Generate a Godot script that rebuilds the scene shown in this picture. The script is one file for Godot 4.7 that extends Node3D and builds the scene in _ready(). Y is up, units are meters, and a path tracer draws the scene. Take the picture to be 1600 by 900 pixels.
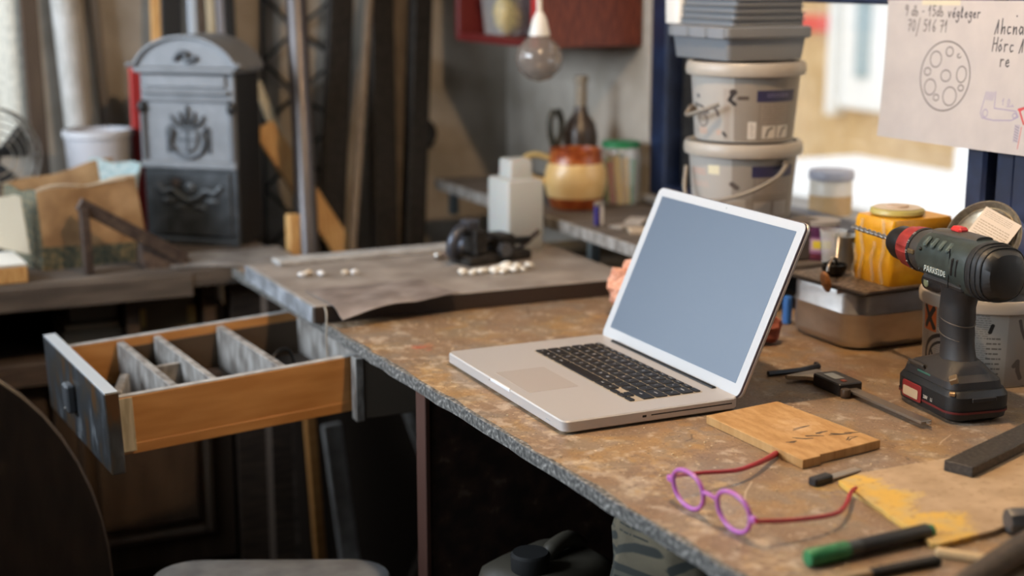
extends Node3D

const H := 0.80          # height of the workbench top above the floor; every y below is measured from that top
var M := {}
var used := {}
var rng := RandomNumberGenerator.new()


class MB:
	var V := PackedVector3Array()
	var N := PackedVector3Array()
	var U := PackedVector2Array()
	var T := Transform3D.IDENTITY
	var planar := []

	func uvp(o: Vector3, ux: Vector3, uy: Vector3) -> void:
		planar = [o, ux, uy]

	func tri(a: Vector3, b: Vector3, c: Vector3, ua := Vector2.ZERO, ub := Vector2.ZERO, uc := Vector2.ZERO) -> void:
		a = T * a
		b = T * b
		c = T * c
		var n := (b - a).cross(c - a)
		if n.length_squared() < 1e-18:
			return
		n = n.normalized()
		if planar:
			ua = Vector2((a - planar[0]).dot(planar[1]), (a - planar[0]).dot(planar[2]))
			ub = Vector2((b - planar[0]).dot(planar[1]), (b - planar[0]).dot(planar[2]))
			uc = Vector2((c - planar[0]).dot(planar[1]), (c - planar[0]).dot(planar[2]))
		V.append_array([a, c, b])
		N.append_array([n, n, n])
		U.append_array([ua, uc, ub])

	func quad(a: Vector3, b: Vector3, c: Vector3, d: Vector3) -> void:
		tri(a, b, c, Vector2(0, 1), Vector2(1, 1), Vector2(1, 0))
		tri(a, c, d, Vector2(0, 1), Vector2(1, 0), Vector2(0, 0))

	func qo(a: Vector3, b: Vector3, c: Vector3, d: Vector3, out: Vector3) -> void:
		if (b - a).cross(c - a).dot(out) < 0.0:
			quad(a, d, c, b)
		else:
			quad(a, b, c, d)

	func to(a: Vector3, b: Vector3, c: Vector3, out: Vector3) -> void:
		if (b - a).cross(c - a).dot(out) < 0.0:
			tri(a, c, b)
		else:
			tri(a, b, c)

	func box(c: Vector3, s: Vector3, bv := 0.0, bas := Basis.IDENTITY) -> MB:
		var keep := T
		T = T * Transform3D(bas, c)
		var h := s * 0.5
		bv = minf(bv, minf(h.x, minf(h.y, h.z)) * 0.95)
		for ax in 3:
			var i := (ax + 1) % 3
			var j := (ax + 2) % 3
			for sg in [-1.0, 1.0]:
				var o := Vector3.ZERO
				o[ax] = sg
				var q := []
				for k in [[-1, -1], [1, -1], [1, 1], [-1, 1]]:
					var p := Vector3.ZERO
					p[ax] = sg * h[ax]
					p[i] = k[0] * (h[i] - bv)
					p[j] = k[1] * (h[j] - bv)
					q.append(p)
				qo(q[0], q[1], q[2], q[3], o)
		if bv > 0.0:
			for ax in 3:
				var i := (ax + 1) % 3
				var j := (ax + 2) % 3
				for si in [-1.0, 1.0]:
					for sj in [-1.0, 1.0]:
						var q := []
						for e in [[1, -1], [1, 1], [0, 1], [0, -1]]:
							var p := Vector3.ZERO
							p[ax] = e[1] * (h[ax] - bv)
							p[i] = si * (h[i] - (0.0 if e[0] else bv))
							p[j] = sj * (h[j] - (bv if e[0] else 0.0))
							q.append(p)
						var o := Vector3.ZERO
						o[i] = si
						o[j] = sj
						qo(q[0], q[1], q[2], q[3], o)
			for sx in [-1.0, 1.0]:
				for sy in [-1.0, 1.0]:
					for sz in [-1.0, 1.0]:
						var g := Vector3(sx, sy, sz)
						to(Vector3(sx * h.x, sy * (h.y - bv), sz * (h.z - bv)), Vector3(sx * (h.x - bv), sy * h.y, sz * (h.z - bv)), Vector3(sx * (h.x - bv), sy * (h.y - bv), sz * h.z), g)
		T = keep
		return self

	# box between two corners
	func bb(a: Vector3, b: Vector3, bv := 0.0) -> MB:
		return box((a + b) * 0.5, (b - a).abs(), bv)

	# bar from a to b, width w (across), height h
	func bar(a: Vector3, b: Vector3, w: float, h: float, bv := 0.0, up := Vector3.UP) -> MB:
		var x := (b - a).normalized()
		if absf(x.dot(up)) > 0.98:
			up = Vector3.BACK
		var z := x.cross(up).normalized()
		var y := z.cross(x)
		return box((a + b) * 0.5, Vector3(a.distance_to(b), h, w), bv, Basis(x, y, z))

	func ring_pts(rings: Array, caps := true, loop := false) -> MB:
		var m: int = rings[0].size()
		var last := rings.size() - (0 if loop else 1)
		for k in last:
			var A = rings[k]
			var B = rings[(k + 1) % rings.size()]
			for i in m:
				var j := (i + 1) % m
				var u0 := float(i) / m
				var u1 := float(i + 1) / m
				var v0 := float(k) / maxf(1.0, last)
				var v1 := float(k + 1) / maxf(1.0, last)
				tri(A[i], A[j], B[j], Vector2(u0, v0), Vector2(u1, v0), Vector2(u1, v1))
				tri(A[i], B[j], B[i], Vector2(u0, v0), Vector2(u1, v1), Vector2(u0, v1))
		if caps and not loop:
			for e in 2:
				var R = rings[0] if e == 0 else rings[-1]
				var c := Vector3.ZERO
				for p in R:
					c += p
				c /= m
				for i in m:
					if e == 0:
						tri(c, R[(i + 1) % m], R[i])
					else:
						tri(c, R[i], R[(i + 1) % m])
		return self

	# turned round y: profile of Vector2(radius, y), from the bottom up
	func lathe(prof: Array, seg := 32, sx := 1.0, sz := 1.0) -> MB:
		for k in prof.size() - 1:
			var p: Vector2 = prof[k]
			var q: Vector2 = prof[k + 1]
			for i in seg:
				var a := TAU * i / seg
				var b := TAU * (i + 1) / seg
				var ca := Vector3(cos(a) * sx, 0, -sin(a) * sz)
				var cb := Vector3(cos(b) * sx, 0, -sin(b) * sz)
				var A := ca * p.x + Vector3(0, p.y, 0)
				var B := cb * p.x + Vector3(0, p.y, 0)
				var C := cb * q.x + Vector3(0, q.y, 0)
				var D := ca * q.x + Vector3(0, q.y, 0)
				var u0 := float(i) / seg
				var u1 := float(i + 1) / seg
				tri(A, B, C, Vector2(u0, 1), Vector2(u1, 1), Vector2(u1, 0))
				tri(A, C, D, Vector2(u0, 1), Vector2(u1, 0), Vector2(u0, 0))
		return self

	func tube(pts: Array, r, seg := 8, caps := true, flat := 1.0, closed := false) -> MB:
		var rings := []
		var up := Vector3.UP
		var n := pts.size()
		for k in n:
			var t: Vector3
			if closed:
				t = (pts[(k + 1) % n] - pts[(k - 1 + n) % n]).normalized()
			else:
				t = (pts[mini(k + 1, n - 1)] - pts[maxi(k - 1, 0)]).normalized()
			if k == 0 and absf(t.dot(up)) > 0.9:
				up = Vector3.RIGHT
			var side := t.cross(up).normalized()
			up = side.cross(t).normalized()
			var rr: float = r[k] if r is Array else r
			var ring := PackedVector3Array()
			for i in seg:
				var a := TAU * i / seg
				ring.append(pts[k] + side * cos(a) * rr + up * sin(a) * rr * flat)
			rings.append(ring)
		return ring_pts(rings, caps, closed)

	# outline of Vector2 in the x-z plane, from height y0 to y1
	func prism(poly: Array, y0: float, y1: float, bv := 0.0) -> MB:
		var n := poly.size()
		var area := 0.0
		for i in n:
			area += poly[i].cross(poly[(i + 1) % n])
		var sg := 1.0 if area > 0 else -1.0
		var inner := []
		for i in n:
			var e0: Vector2 = (poly[i] - poly[(i - 1 + n) % n]).normalized()
			var e1: Vector2 = (poly[(i + 1) % n] - poly[i]).normalized()
			var nn := (Vector2(-e0.y, e0.x) + Vector2(-e1.y, e1.x)) * sg
			var d := nn.length_squared()
			inner.append(poly[i] + (nn * 2.0 / d * bv if d > 0.05 else Vector2.ZERO))
		var levels := [[poly, y0, inner], [poly, y1, inner]]
		var idx := Geometry2D.triangulate_polygon(PackedVector2Array(inner if bv > 0.0 else poly))
		for e in 2:
			var P = inner if bv > 0.0 else poly
			var y: float = y0 if e == 0 else y1
			for k in range(0, idx.size(), 3):
				to(v3(P[idx[k]], y), v3(P[idx[k + 1]], y), v3(P[idx[k + 2]], y), Vector3(0, -1 if e == 0 else 1, 0))
		for i in n:
			var j := (i + 1) % n
			var e: Vector2 = poly[j] - poly[i]
			var o := Vector3(e.y, 0, -e.x) * sg
			qo(v3(poly[i], y0 + bv), v3(poly[j], y0 + bv), v3(poly[j], y1 - bv), v3(poly[i], y1 - bv), o)
			if bv > 0.0:
				var ol := o.normalized()
				qo(v3(poly[i], y1 - bv), v3(poly[j], y1 - bv), v3(inner[j], y1), v3(inner[i], y1), ol + Vector3.UP)
				qo(v3(poly[i], y0 + bv), v3(poly[j], y0 + bv), v3(inner[j], y0), v3(inner[i], y0), ol - Vector3.UP)
		return self

	func v3(p: Vector2, y: float) -> Vector3:
		return Vector3(p.x, y, p.y)

	# sheet of thickness th over a grid of points: f(u, v) -> Vector3
	func sheet(f: Callable, nu: int, nv: int, th: float) -> MB:
		var g := []
		for i in nu + 1:
			var row := []
			for j in nv + 1:
				row.append(f.call(float(i) / nu, float(j) / nv))
			g.append(row)
		var low := []
		for i in nu + 1:
			var row := []
			for j in nv + 1:
				var du: Vector3 = g[mini(i + 1, nu)][j] - g[maxi(i - 1, 0)][j]
				var dv: Vector3 = g[i][mini(j + 1, nv)] - g[i][maxi(j - 1, 0)]
				row.append(g[i][j] - du.cross(dv).normalized() * th)
			low.append(row)
		for i in nu:
			for j in nv:
				var ua := Vector2(float(i) / nu, float(j) / nv)
				var ub := Vector2(float(i + 1) / nu, float(j) / nv)
				var uc := Vector2(float(i + 1) / nu, float(j + 1) / nv)
				var ud := Vector2(float(i) / nu, float(j + 1) / nv)
				tri(g[i][j], g[i + 1][j], g[i + 1][j + 1], ua, ub, uc)
				tri(g[i][j], g[i + 1][j + 1], g[i][j + 1], ua, uc, ud)
				if th > 0.0:
					tri(low[i][j], low[i + 1][j + 1], low[i + 1][j], ua, uc, ub)
					tri(low[i][j], low[i][j + 1], low[i + 1][j + 1], ua, ud, uc)
		if th > 0.0:
			for i in nu:
				quad(low[i][0], low[i + 1][0], g[i + 1][0], g[i][0])
				quad(g[i][nv], g[i + 1][nv], low[i + 1][nv], low[i][nv])
			for j in nv:
				quad(g[0][j], g[0][j + 1], low[0][j + 1], low[0][j])
				quad(low[nu][j], low[nu][j + 1], g[nu][j + 1], g[nu][j])
		return self

	func ball(c: Vector3, r: Vector3, seg := 16, rings := 10, noise: FastNoiseLite = null, amp := 0.0) -> MB:
		var rr := []
		for k in rings + 1:
			var t := -PI / 2 + PI * k / rings
			t = clampf(t, -PI / 2 + 0.02, PI / 2 - 0.02)
			var ring := PackedVector3Array()
			for i in seg:
				var a := TAU * i / seg
				var d := Vector3(cos(t) * cos(a), sin(t), -cos(t) * sin(a))
				var s := 1.0
				if noise:
					s += amp * noise.get_noise_3dv((d * r + c) * 100.0)
				ring.append(c + d * r * s)
			rr.append(ring)
		return ring_pts(rr, true)

	func smooth(deg := 40.0) -> MB:
		var lim := cos(deg_to_rad(deg))
		var at := {}
		for i in V.size():
			var k := Vector3i((V[i] * 20000.0).round())
			if at.has(k):
				at[k].append(i)
			else:
				at[k] = [i]
		var out := N.duplicate()
		for k in at:
			var l: Array = at[k]
			for i in l:
				var s := Vector3.ZERO
				var ni := N[i]
				for j in l:
					if ni.dot(N[j]) >= lim:
						s += N[j]
				out[i] = s.normalized()
		N = out
		return self

	func mesh() -> ArrayMesh:
		var a := []
		a.resize(Mesh.ARRAY_MAX)
		a[Mesh.ARRAY_VERTEX] = V
		a[Mesh.ARRAY_NORMAL] = N
		a[Mesh.ARRAY_TEX_UV] = U
		var m := ArrayMesh.new()
		m.add_surface_from_arrays(Mesh.PRIMITIVE_TRIANGLES, a)
		return m


func numbered(called: String) -> String:
	var n: int = used.get(called, 0)
	used[called] = n + 1
	return called if n == 0 else "%s_%03d" % [called, n]


func tag(o: Node3D, label: String, category: String, group := "", kind := "") -> Node3D:
	if label:
		o.set_meta("label", label)
	if category:
		o.set_meta("category", category)
	if group:
		o.set_meta("group", group)
	if kind:
		o.set_meta("kind", kind)
	return o


# a thing: a Node3D at its base, whose children are its parts
func thing(called: String, label: String, category: String, at := Vector3.ZERO, turn := 0.0, group := "") -> Node3D:
	var o := Node3D.new()
	o.name = numbered(called)
	add_child(o)
	o.position = at + Vector3(0, H, 0)
	o.rotation_degrees.y = turn
	tag(o, label, category, group)
	return o


func part(parent: Node3D, called: String, mb: MB, m: Material, label := "") -> MeshInstance3D:
	var o := MeshInstance3D.new()
	o.name = called
	o.mesh = mb.mesh()
	o.material_override = m
	parent.add_child(o, true)
	if label:
		o.set_meta("label", label)
	return o


# a thing that is one mesh
func solo(called: String, mb: MB, m: Material, label: String, category: String, at := Vector3.ZERO, turn := 0.0, group := "") -> MeshInstance3D:
	var o := MeshInstance3D.new()
	o.name = numbered(called)
	o.mesh = mb.mesh()
	o.material_override = m
	add_child(o)
	o.position = at + Vector3(0, H, 0)
	o.rotation_degrees.y = turn
	tag(o, label, category, group)
	return o


func struct(called: String, mb: MB, m: Material, label := "") -> MeshInstance3D:
	var o := MeshInstance3D.new()
	o.name = called
	o.mesh = mb.mesh()
	o.material_override = m
	add_child(o)
	o.position = Vector3(0, H, 0)
	tag(o, label, "", "", "structure")
	return o


func col(hex: String) -> Color:
	return Color(hex)


func mat(c, rough := 0.7, metal := 0.0) -> StandardMaterial3D:
	var m := StandardMaterial3D.new()
	m.albedo_color = Color(c) if c is String else c
	m.roughness = rough
	m.metallic = metal
	return m


func noise_tex(sd: int, freq: float, ramp: Array, oct := 4, size := 512, type := FastNoiseLite.TYPE_SIMPLEX_SMOOTH) -> NoiseTexture2D:
	var n := FastNoiseLite.new()
	n.seed = sd
	n.noise_type = type
	n.frequency = freq
	n.fractal_octaves = oct
	var g := Gradient.new()
	var off := PackedFloat32Array()
	var cs := PackedColorArray()
	for r in ramp:
		off.append(r[0])
		cs.append(Color(r[1]))
	g.offsets = off
	g.colors = cs
	var t := NoiseTexture2D.new()
	t.width = size
	t.height = size
	t.seamless = true
	t.noise = n
	t.color_ramp = g
	return t


func bump_tex(sd: int, freq: float, strength := 4.0, size := 512) -> NoiseTexture2D:
	var n := FastNoiseLite.new()
	n.seed = sd
	n.frequency = freq
	n.fractal_octaves = 4
	var t := NoiseTexture2D.new()
	t.width = size
	t.height = size
	t.seamless = true
	t.noise = n
	t.as_normal_map = true
	t.bump_strength = strength
	return t


# a grained or mottled material: triplanar noise between colours
func nmat(ramp: Array, scale: Vector3, rough := 0.75, metal := 0.0, sd := 1, freq := 0.02, oct := 3) -> StandardMaterial3D:
	var m := mat(Color.WHITE, rough, metal)
	m.albedo_texture = noise_tex(sd, freq, ramp, oct)
	m.uv1_triplanar = true
	m.uv1_scale = scale
	return m


func img_mat(im: Image, rough := 0.8) -> StandardMaterial3D:
	var m := mat(Color.WHITE, rough)
	m.albedo_texture = ImageTexture.create_from_image(im)
	m.texture_repeat = false
	return m


func rrect(w: float, h: float, r: float, seg := 5, cx := 0.0, cy := 0.0) -> Array:
	var p := []
	for c in [[1, 1, 0.0], [-1, 1, 90.0], [-1, -1, 180.0], [1, -1, 270.0]]:
		for k in seg + 1:
			var a := deg_to_rad(c[2] + 90.0 * k / seg)
			p.append(Vector2(cx + c[0] * (w / 2 - r) + cos(a) * r, cy + c[1] * (h / 2 - r) + sin(a) * r))
	return p


# ring in the x-z plane at height y: a rounded rectangle
func rring(w: float, d: float, r: float, y: float, cx := 0.0, cz := 0.0, seg := 4) -> PackedVector3Array:
	var o := PackedVector3Array()
	for p in rrect(w, d, r, seg, cx, -cz):
		o.append(Vector3(p.x, y, -p.y))
	return o


# ring across x: superellipse of half sizes hz, hy round (x, cy)
func xring(x: float, hz: float, hy: float, cy: float, n := 24, pw := 2.0, cz := 0.0) -> PackedVector3Array:
	var o := PackedVector3Array()
	for i in n:
		var a := TAU * i / n
		var c := cos(a)
		var s := sin(a)
		o.append(Vector3(x, cy + hy * signf(s) * pow(absf(s), 2.0 / pw), cz - hz * signf(c) * pow(absf(c), 2.0 / pw)))
	return o


func text(mb: MB, s: String, size: float, xf: Transform3D, depth := 0.0003, bold := false, fontname := "Droid Sans") -> void:
	var t := TextMesh.new()
	var f := SystemFont.new()
	f.font_names = PackedStringArray([fontname])
	f.font_weight = 700 if bold else 400
	t.font = f
	t.text = s
	t.font_size = 32
	t.pixel_size = size / 32.0
	t.depth = depth
	t.curve_step = 2.0
	var a := t.get_mesh_arrays()
	if a.is_empty():
		return
	var v: PackedVector3Array = a[Mesh.ARRAY_VERTEX]
	var ix = a[Mesh.ARRAY_INDEX]
	var keep := mb.T
	mb.T = keep * xf
	if ix != null and ix.size():
		for k in range(0, ix.size(), 3):
			mb.tri(v[ix[k]], v[ix[k + 2]], v[ix[k + 1]])
	else:
		for k in range(0, v.size(), 3):
			mb.tri(v[k], v[k + 2], v[k + 1])
	mb.T = keep


func dot(im: Image, x: float, y: float, r: float, c: Color) -> void:
	for j in range(maxi(0, int(y - r - 1)), mini(im.get_height() - 1, int(y + r + 1)) + 1):
		for i in range(maxi(0, int(x - r - 1)), mini(im.get_width() - 1, int(x + r + 1)) + 1):
			var k := clampf(r + 0.5 - Vector2(i - x, j - y).length(), 0.0, 1.0) * c.a
			if k > 0.0:
				im.set_pixel(i, j, im.get_pixel(i, j).lerp(Color(c.r, c.g, c.b), k))


func stroke(im: Image, pts: Array, r: float, c: Color) -> void:
	for k in pts.size() - 1:
		var a: Vector2 = pts[k]
		var b: Vector2 = pts[k + 1]
		var n := maxi(1, int(a.distance_to(b) / maxf(0.7, r * 0.6)))
		for i in n + 1:
			var p := a.lerp(b, float(i) / n)
			dot(im, p.x, p.y, r, c)


func oval(im: Image, c: Vector2, rx: float, ry: float, w: float, color: Color, from := 0.0, to := TAU, tilt := 0.0) -> void:
	var p := []
	for k in 41:
		var a := lerpf(from, to, k / 40.0)
		p.append(c + Vector2(cos(a) * rx, sin(a) * ry).rotated(tilt))
	stroke(im, p, w, color)


# handwritten characters: strokes in a box one high (y down, 0 top, 1 base line)
const PEN := {
	"9": [[0.45, 0.15, 0.2, 0.02, 0.05, 0.22, 0.2, 0.45, 0.42, 0.3, 0.45, 0.1, 0.42, 0.6, 0.3, 1.0]],
	"d": [[0.42, 0.6, 0.2, 0.5, 0.05, 0.75, 0.2, 1.0, 0.42, 0.8], [0.45, 0.05, 0.42, 1.0]],
	"b": [[0.08, 0.05, 0.08, 1.0, 0.3, 1.0, 0.42, 0.78, 0.3, 0.55, 0.1, 0.65]],
	"-": [[0.1, 0.6, 0.35, 0.58]],
	"1": [[0.02, 0.5, 0.25, 0.02, 0.22, 1.0]],
	"5": [[0.45, 0.05, 0.12, 0.05, 0.1, 0.45, 0.35, 0.42, 0.42, 0.75, 0.25, 1.0, 0.05, 0.92]],
	"6": [[0.4, 0.02, 0.12, 0.45, 0.1, 0.85, 0.28, 1.0, 0.42, 0.78, 0.28, 0.58, 0.1, 0.75]],
	"7": [[0.02, 0.1, 0.42, 0.05, 0.2, 1.0], [0.12, 0.5, 0.4, 0.48]],
	"0": [[0.25, 0.05, 0.05, 0.35, 0.08, 0.8, 0.25, 1.0, 0.42, 0.75, 0.42, 0.3, 0.25, 0.05]],
	"/": [[0.45, -0.1, 0.1, 1.45]],
	"v": [[0.02, 0.5, 0.18, 1.0, 0.4, 0.48]],
	"E": [[0.08, 0.78, 0.38, 0.7, 0.3, 0.5, 0.1, 0.62, 0.1, 0.9, 0.28, 1.0, 0.42, 0.9], [0.25, 0.32, 0.4, 0.12]],
	"e": [[0.08, 0.78, 0.38, 0.7, 0.3, 0.5, 0.1, 0.62, 0.1, 0.9, 0.28, 1.0, 0.42, 0.9]],
	"g": [[0.4, 0.55, 0.2, 0.48, 0.08, 0.7, 0.2, 0.92, 0.4, 0.75, 0.42, 0.5, 0.38, 1.3, 0.15, 1.45, 0.05, 1.25]],
	"l": [[0.1, 0.9, 0.3, 0.3, 0.2, 0.02, 0.12, 0.4, 0.2, 1.0, 0.35, 0.9]],
	"r": [[0.1, 0.5, 0.12, 1.0], [0.12, 0.65, 0.25, 0.5, 0.4, 0.52]],
	"s": [[0.38, 0.52, 0.15, 0.55, 0.2, 0.72, 0.38, 0.82, 0.3, 1.0, 0.08, 0.95]],
	"i": [[0.02, 1.05, 0.3, 0.12, 0.3, 0.98]],
	"h": [[0.1, 0.02, 0.08, 1.0, 0.2, 0.6, 0.38, 0.55, 0.4, 1.0]],
	"c": [[0.38, 0.55, 0.15, 0.55, 0.08, 0.8, 0.2, 1.0, 0.4, 0.92]],
	"n": [[0.08, 0.52, 0.1, 1.0, 0.2, 0.6, 0.36, 0.55, 0.4, 1.0]],
	"a": [[0.4, 0.58, 0.2, 0.5, 0.06, 0.75, 0.2, 1.0, 0.38, 0.8, 0.4, 0.55, 0.44, 1.0]],
	"M": [[0.05, 1.0, 0.12, 0.05], [0.12, 0.5, 0.45, 0.45], [0.5, 0.05, 0.45, 1.0]],
	"o": [[0.25, 0.52, 0.08, 0.72, 0.2, 1.0, 0.4, 0.82, 0.25, 0.52], [0.22, 0.3, 0.34, 0.18]],
}


func write(im: Image, s: String, at: Vector2, size: float, r: float, c: Color) -> void:
	var x := at.x
	for ch in s:
		if PEN.has(ch):
			for st in PEN[ch]:
				var p := []
				for k in range(0, st.size(), 2):
					p.append(Vector2(x + st[k] * size * 0.95 - st[k + 1] * size * 0.03, at.y + st[k + 1] * size))
				stroke(im, p, r, c)
		x += size * (0.55 if ch != " " else 0.4)


func _ready() -> void:
	rng.seed = 11
	set_view()
	set_light()
	make_materials()
	room()
	outside()
	bench()
	left_bench()
	shelf_and_cabinet()
	drawer()
	laptop()
	drill()
	tabletop_things()
	window_things()
	slab_things()
	shelf_things()
	left_bench_things()
	poles()
	under_things()
	crumbs()


func set_view() -> void:
	var cam := Camera3D.new()
	cam.name = "camera"
	add_child(cam)
	var at := CameraAttributesPhysical.new()
	at.frustum_focal_length = 12.0 * 2263.8 / 450.0
	at.frustum_focus_distance = 1.80
	at.frustum_near = 0.05
	at.frustum_far = 100.0
	at.exposure_aperture = 2.8
	cam.attributes = at
	cam.fov = rad_to_deg(2.0 * atan(450.0 / 2263.8))
	cam.near = 0.05
	cam.far = 100.0
	cam.position = Vector3(-0.8734, 0.5372 + H, 1.6536)
	cam.rotation_degrees = Vector3(-12.1906, -24.8563, 0)
	cam.current = true


func set_light() -> void:
	var we := WorldEnvironment.new()
	we.name = "environment"
	var e := Environment.new()
	e.background_mode = Environment.BG_SKY
	var sky := Sky.new()
	var sm := ProceduralSkyMaterial.new()
	sm.sky_top_color = Color(0.90, 0.94, 1.0)
	sm.sky_horizon_color = Color(1.0, 0.99, 0.97)
	sm.ground_bottom_color = Color(0.55, 0.52, 0.48)
	sm.ground_horizon_color = Color(0.75, 0.73, 0.7)
	sky.sky_material = sm
	e.sky = sky
	e.background_energy_multiplier = 2.6
	e.tonemap_mode = Environment.TONE_MAPPER_LINEAR
	e.tonemap_exposure = 1.0
	e.sdfgi_enabled = true
	e.ssao_enabled = true
	e.ssil_enabled = true
	we.environment = e
	add_child(we)
	# daylight through the wide window in the left wall
	day_light("daylight_left_window", Vector3(-2.34, 1.05, -0.4), -90.0, Vector2(1.7, 1.0), Color(0.89, 0.945, 1.0), 9.0)
	# daylight through the window in the far wall
	day_light("daylight_far_window", Vector3(-1.15, 0.72, -1.5), 180.0, Vector2(0.9, 0.9), Color(0.86, 0.93, 1.0), 0.7)


func day_light(called: String, at: Vector3, turn: float, size: Vector2, c: Color, energy: float) -> void:
	var l := AreaLight3D.new()
	l.name = called
	l.area_size = size
	l.light_color = c
	l.light_energy = energy
	l.area_range = 12.0
	l.area_attenuation = 2.0
	l.shadow_enabled = true
	add_child(l)
	l.position = at + Vector3(0, H, 0)
	l.rotation_degrees.y = turn


func make_materials() -> void:
	M.plaster = nmat([[0.2, "#938a7d"], [0.5, "#9f968a"], [0.8, "#a89f93"]], Vector3.ONE * 0.9, 0.92, 0.0, 3, 0.012, 4)
	M.floor = nmat([[0.2, "#2a2622"], [0.5, "#3a352f"], [0.8, "#4b443b"]], Vector3.ONE * 1.2, 0.85, 0.0, 5, 0.02, 5)
	M.ceiling = mat("#6f675d", 0.95)
	M.blue = nmat([[0.2, "#111a30"], [0.6, "#15203a"], [0.85, "#1c2945"]], Vector3.ONE * 1.0, 0.42, 0.0, 8, 0.03)
	M.white_paint = mat("#d8d5cc", 0.55)
	M.glass = mat(Color(0.95, 0.98, 1.0, 0.06), 0.03)
	M.glass.transparency = BaseMaterial3D.TRANSPARENCY_ALPHA
	M.clear = mat(Color(0.92, 0.93, 0.92, 0.22), 0.08)
	M.clear.transparency = BaseMaterial3D.TRANSPARENCY_ALPHA
	M.film = mat(Color(0.98, 0.97, 0.93, 0.10), 0.06)
	M.film.transparency = BaseMaterial3D.TRANSPARENCY_ALPHA
	M.rust_panel = nmat([[0.2, "#20130d"], [0.5, "#33201a"], [0.75, "#3f2a20"], [0.9, "#5a4a40"]], Vector3.ONE * 2.2, 0.6, 0.1, 12, 0.02, 5)
	M.edge = nmat([[0.25, "#403e3b"], [0.45, "#5c5955"], [0.65, "#706d68"], [0.85, "#a09c95"]], Vector3.ONE * 7, 0.75, 0.0, 14, 0.03, 3)
	M.edge.normal_enabled = true
	M.edge.normal_texture = bump_tex(15, 0.03, 3.0)
	M.slab = nmat([[0.2, "#82786f"], [0.5, "#8f857c"], [0.8, "#9c9289"]], Vector3.ONE * 1.6, 0.5, 0.0, 17, 0.012, 3)
	M.slab_side = nmat([[0.25, "#6a6b6d"], [0.6, "#84868a"], [0.85, "#9b9da1"]], Vector3.ONE * 2.5, 0.7, 0.0, 18, 0.015, 3)
	M.dark_wood = nmat([[0.2, "#40332a"], [0.5, "#4a3c31"], [0.8, "#554638"]], Vector3(1, 7, 7), 0.7, 0.0, 21, 0.02, 4)
	M.old_wood = nmat([[0.2, "#463d36"], [0.5, "#564c43"], [0.8, "#665b51"]], Vector3(0.6, 4, 4), 0.8, 0.0, 22, 0.015, 3)
	M.cab_wood = nmat([[0.2, "#3f3124"], [0.5, "#46372a"], [0.8, "#4e3f30"]], Vector3(2, 0.4, 2), 0.65, 0.0, 23, 0.02, 4)
	M.drawer_wood = nmat([[0.2, "#b57c42"], [0.5, "#bd8449"], [0.8, "#c58d51"]], Vector3(0.8, 5, 3), 0.5, 0.0, 24, 0.015, 3)
	M.grey_paint = nmat([[0.2, "#96938f"], [0.5, "#a5a29e"], [0.8, "#b2b0ad"]], Vector3.ONE * 3.0, 0.6, 0.0, 26, 0.015, 3)
	M.worn_grey = nmat([[0.2, "#6a645e"], [0.5, "#89847e"], [0.8, "#a09c97"]], Vector3(4, 2, 4), 0.65, 0.0, 27, 0.015, 4)
	M.front_panel = nmat([[0.2, "#54391f"], [0.36, "#423a31"], [0.52, "#343536"], [0.75, "#44474a"], [0.92, "#7d8184"]], Vector3(2.5, 1.2, 2.5), 0.45, 0.0, 28, 0.012, 4)
	M.alu = mat("#c3beba", 0.42, 0.35)
	M.alu_light = mat("#e4e6e8", 0.45, 0.1)
	M.alu_dark = mat("#bab3ad", 0.42, 0.5)
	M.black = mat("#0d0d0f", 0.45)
	M.key = mat("#0b0b0e", 0.45)
	M.legend = mat("#d8d8d8", 0.6)
	M.rubber = mat("#141414", 0.75)
	M.dark_metal = mat("#33312f", 0.4, 0.8)
	M.black_iron = nmat([[0.2, "#1c1a18"], [0.6, "#2a2724"], [0.85, "#3b3632"]], Vector3.ONE * 6.0, 0.65, 0.4, 31, 0.02, 4)
	M.steel = mat("#b3aca4", 0.3, 0.95)
	M.stainless = nmat([[0.2, "#b9b4b0"], [0.5, "#c4c0bc"], [0.8, "#cdc9c6"]], Vector3(2, 4, 2), 0.33, 0.88, 33, 0.015, 3)
	M.rusty = nmat([[0.2, "#3c302a"], [0.5, "#4a3c34"], [0.8, "#5a4b40"]], Vector3.ONE * 4.0, 0.6, 0.45, 34, 0.02, 4)
	M.grey_plastic = mat("#6d7074", 0.45)
	M.white_plastic = mat("#cfccc6", 0.4)
	M.jug = mat("#aeaea9", 0.5)
	M.jug.subsurf_scatter_enabled = true
	M.jug.subsurf_scatter_strength = 0.15
	M.red = mat("#8d1b1f", 0.45)
	M.bright_red = mat("#c22a26", 0.5)
	M.oak = nmat([[0.2, "#b5834a"], [0.5, "#c79a5f"], [0.8, "#d3a96e"]], Vector3(16, 1.5, 16), 0.65, 0.0, 41, 0.02, 4)
	M.block_wood = nmat([[0.15, "#8d6338"], [0.45, "#a97b47"], [0.6, "#b98a52"], [0.85, "#c99b62"]], Vector3(7, 7, 3), 0.7, 0.0, 42, 0.02, 5)
	M.mdf = mat("#a98e6d", 0.8)
	M.cream_wood = nmat([[0.2, "#a89b80"], [0.5, "#b9ad92"], [0.8, "#c6bba1"]], Vector3(10, 1.2, 10), 0.75, 0.0, 43, 0.02, 3)
	M.paper = mat("#d9cfc6", 0.9)
	M.kraft = nmat([[0.2, "#8b6b4a"], [0.5, "#a5835c"], [0.8, "#b6946c"]], Vector3.ONE * 1.3, 0.85, 0.0, 44, 0.02, 3)
	M.crumb = mat("#e6dfd2", 0.55)
	M.wax = mat("#d89a16", 0.38)
	M.wax.subsurf_scatter_enabled = true
	M.wax.subsurf_scatter_strength = 0.12


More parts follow.
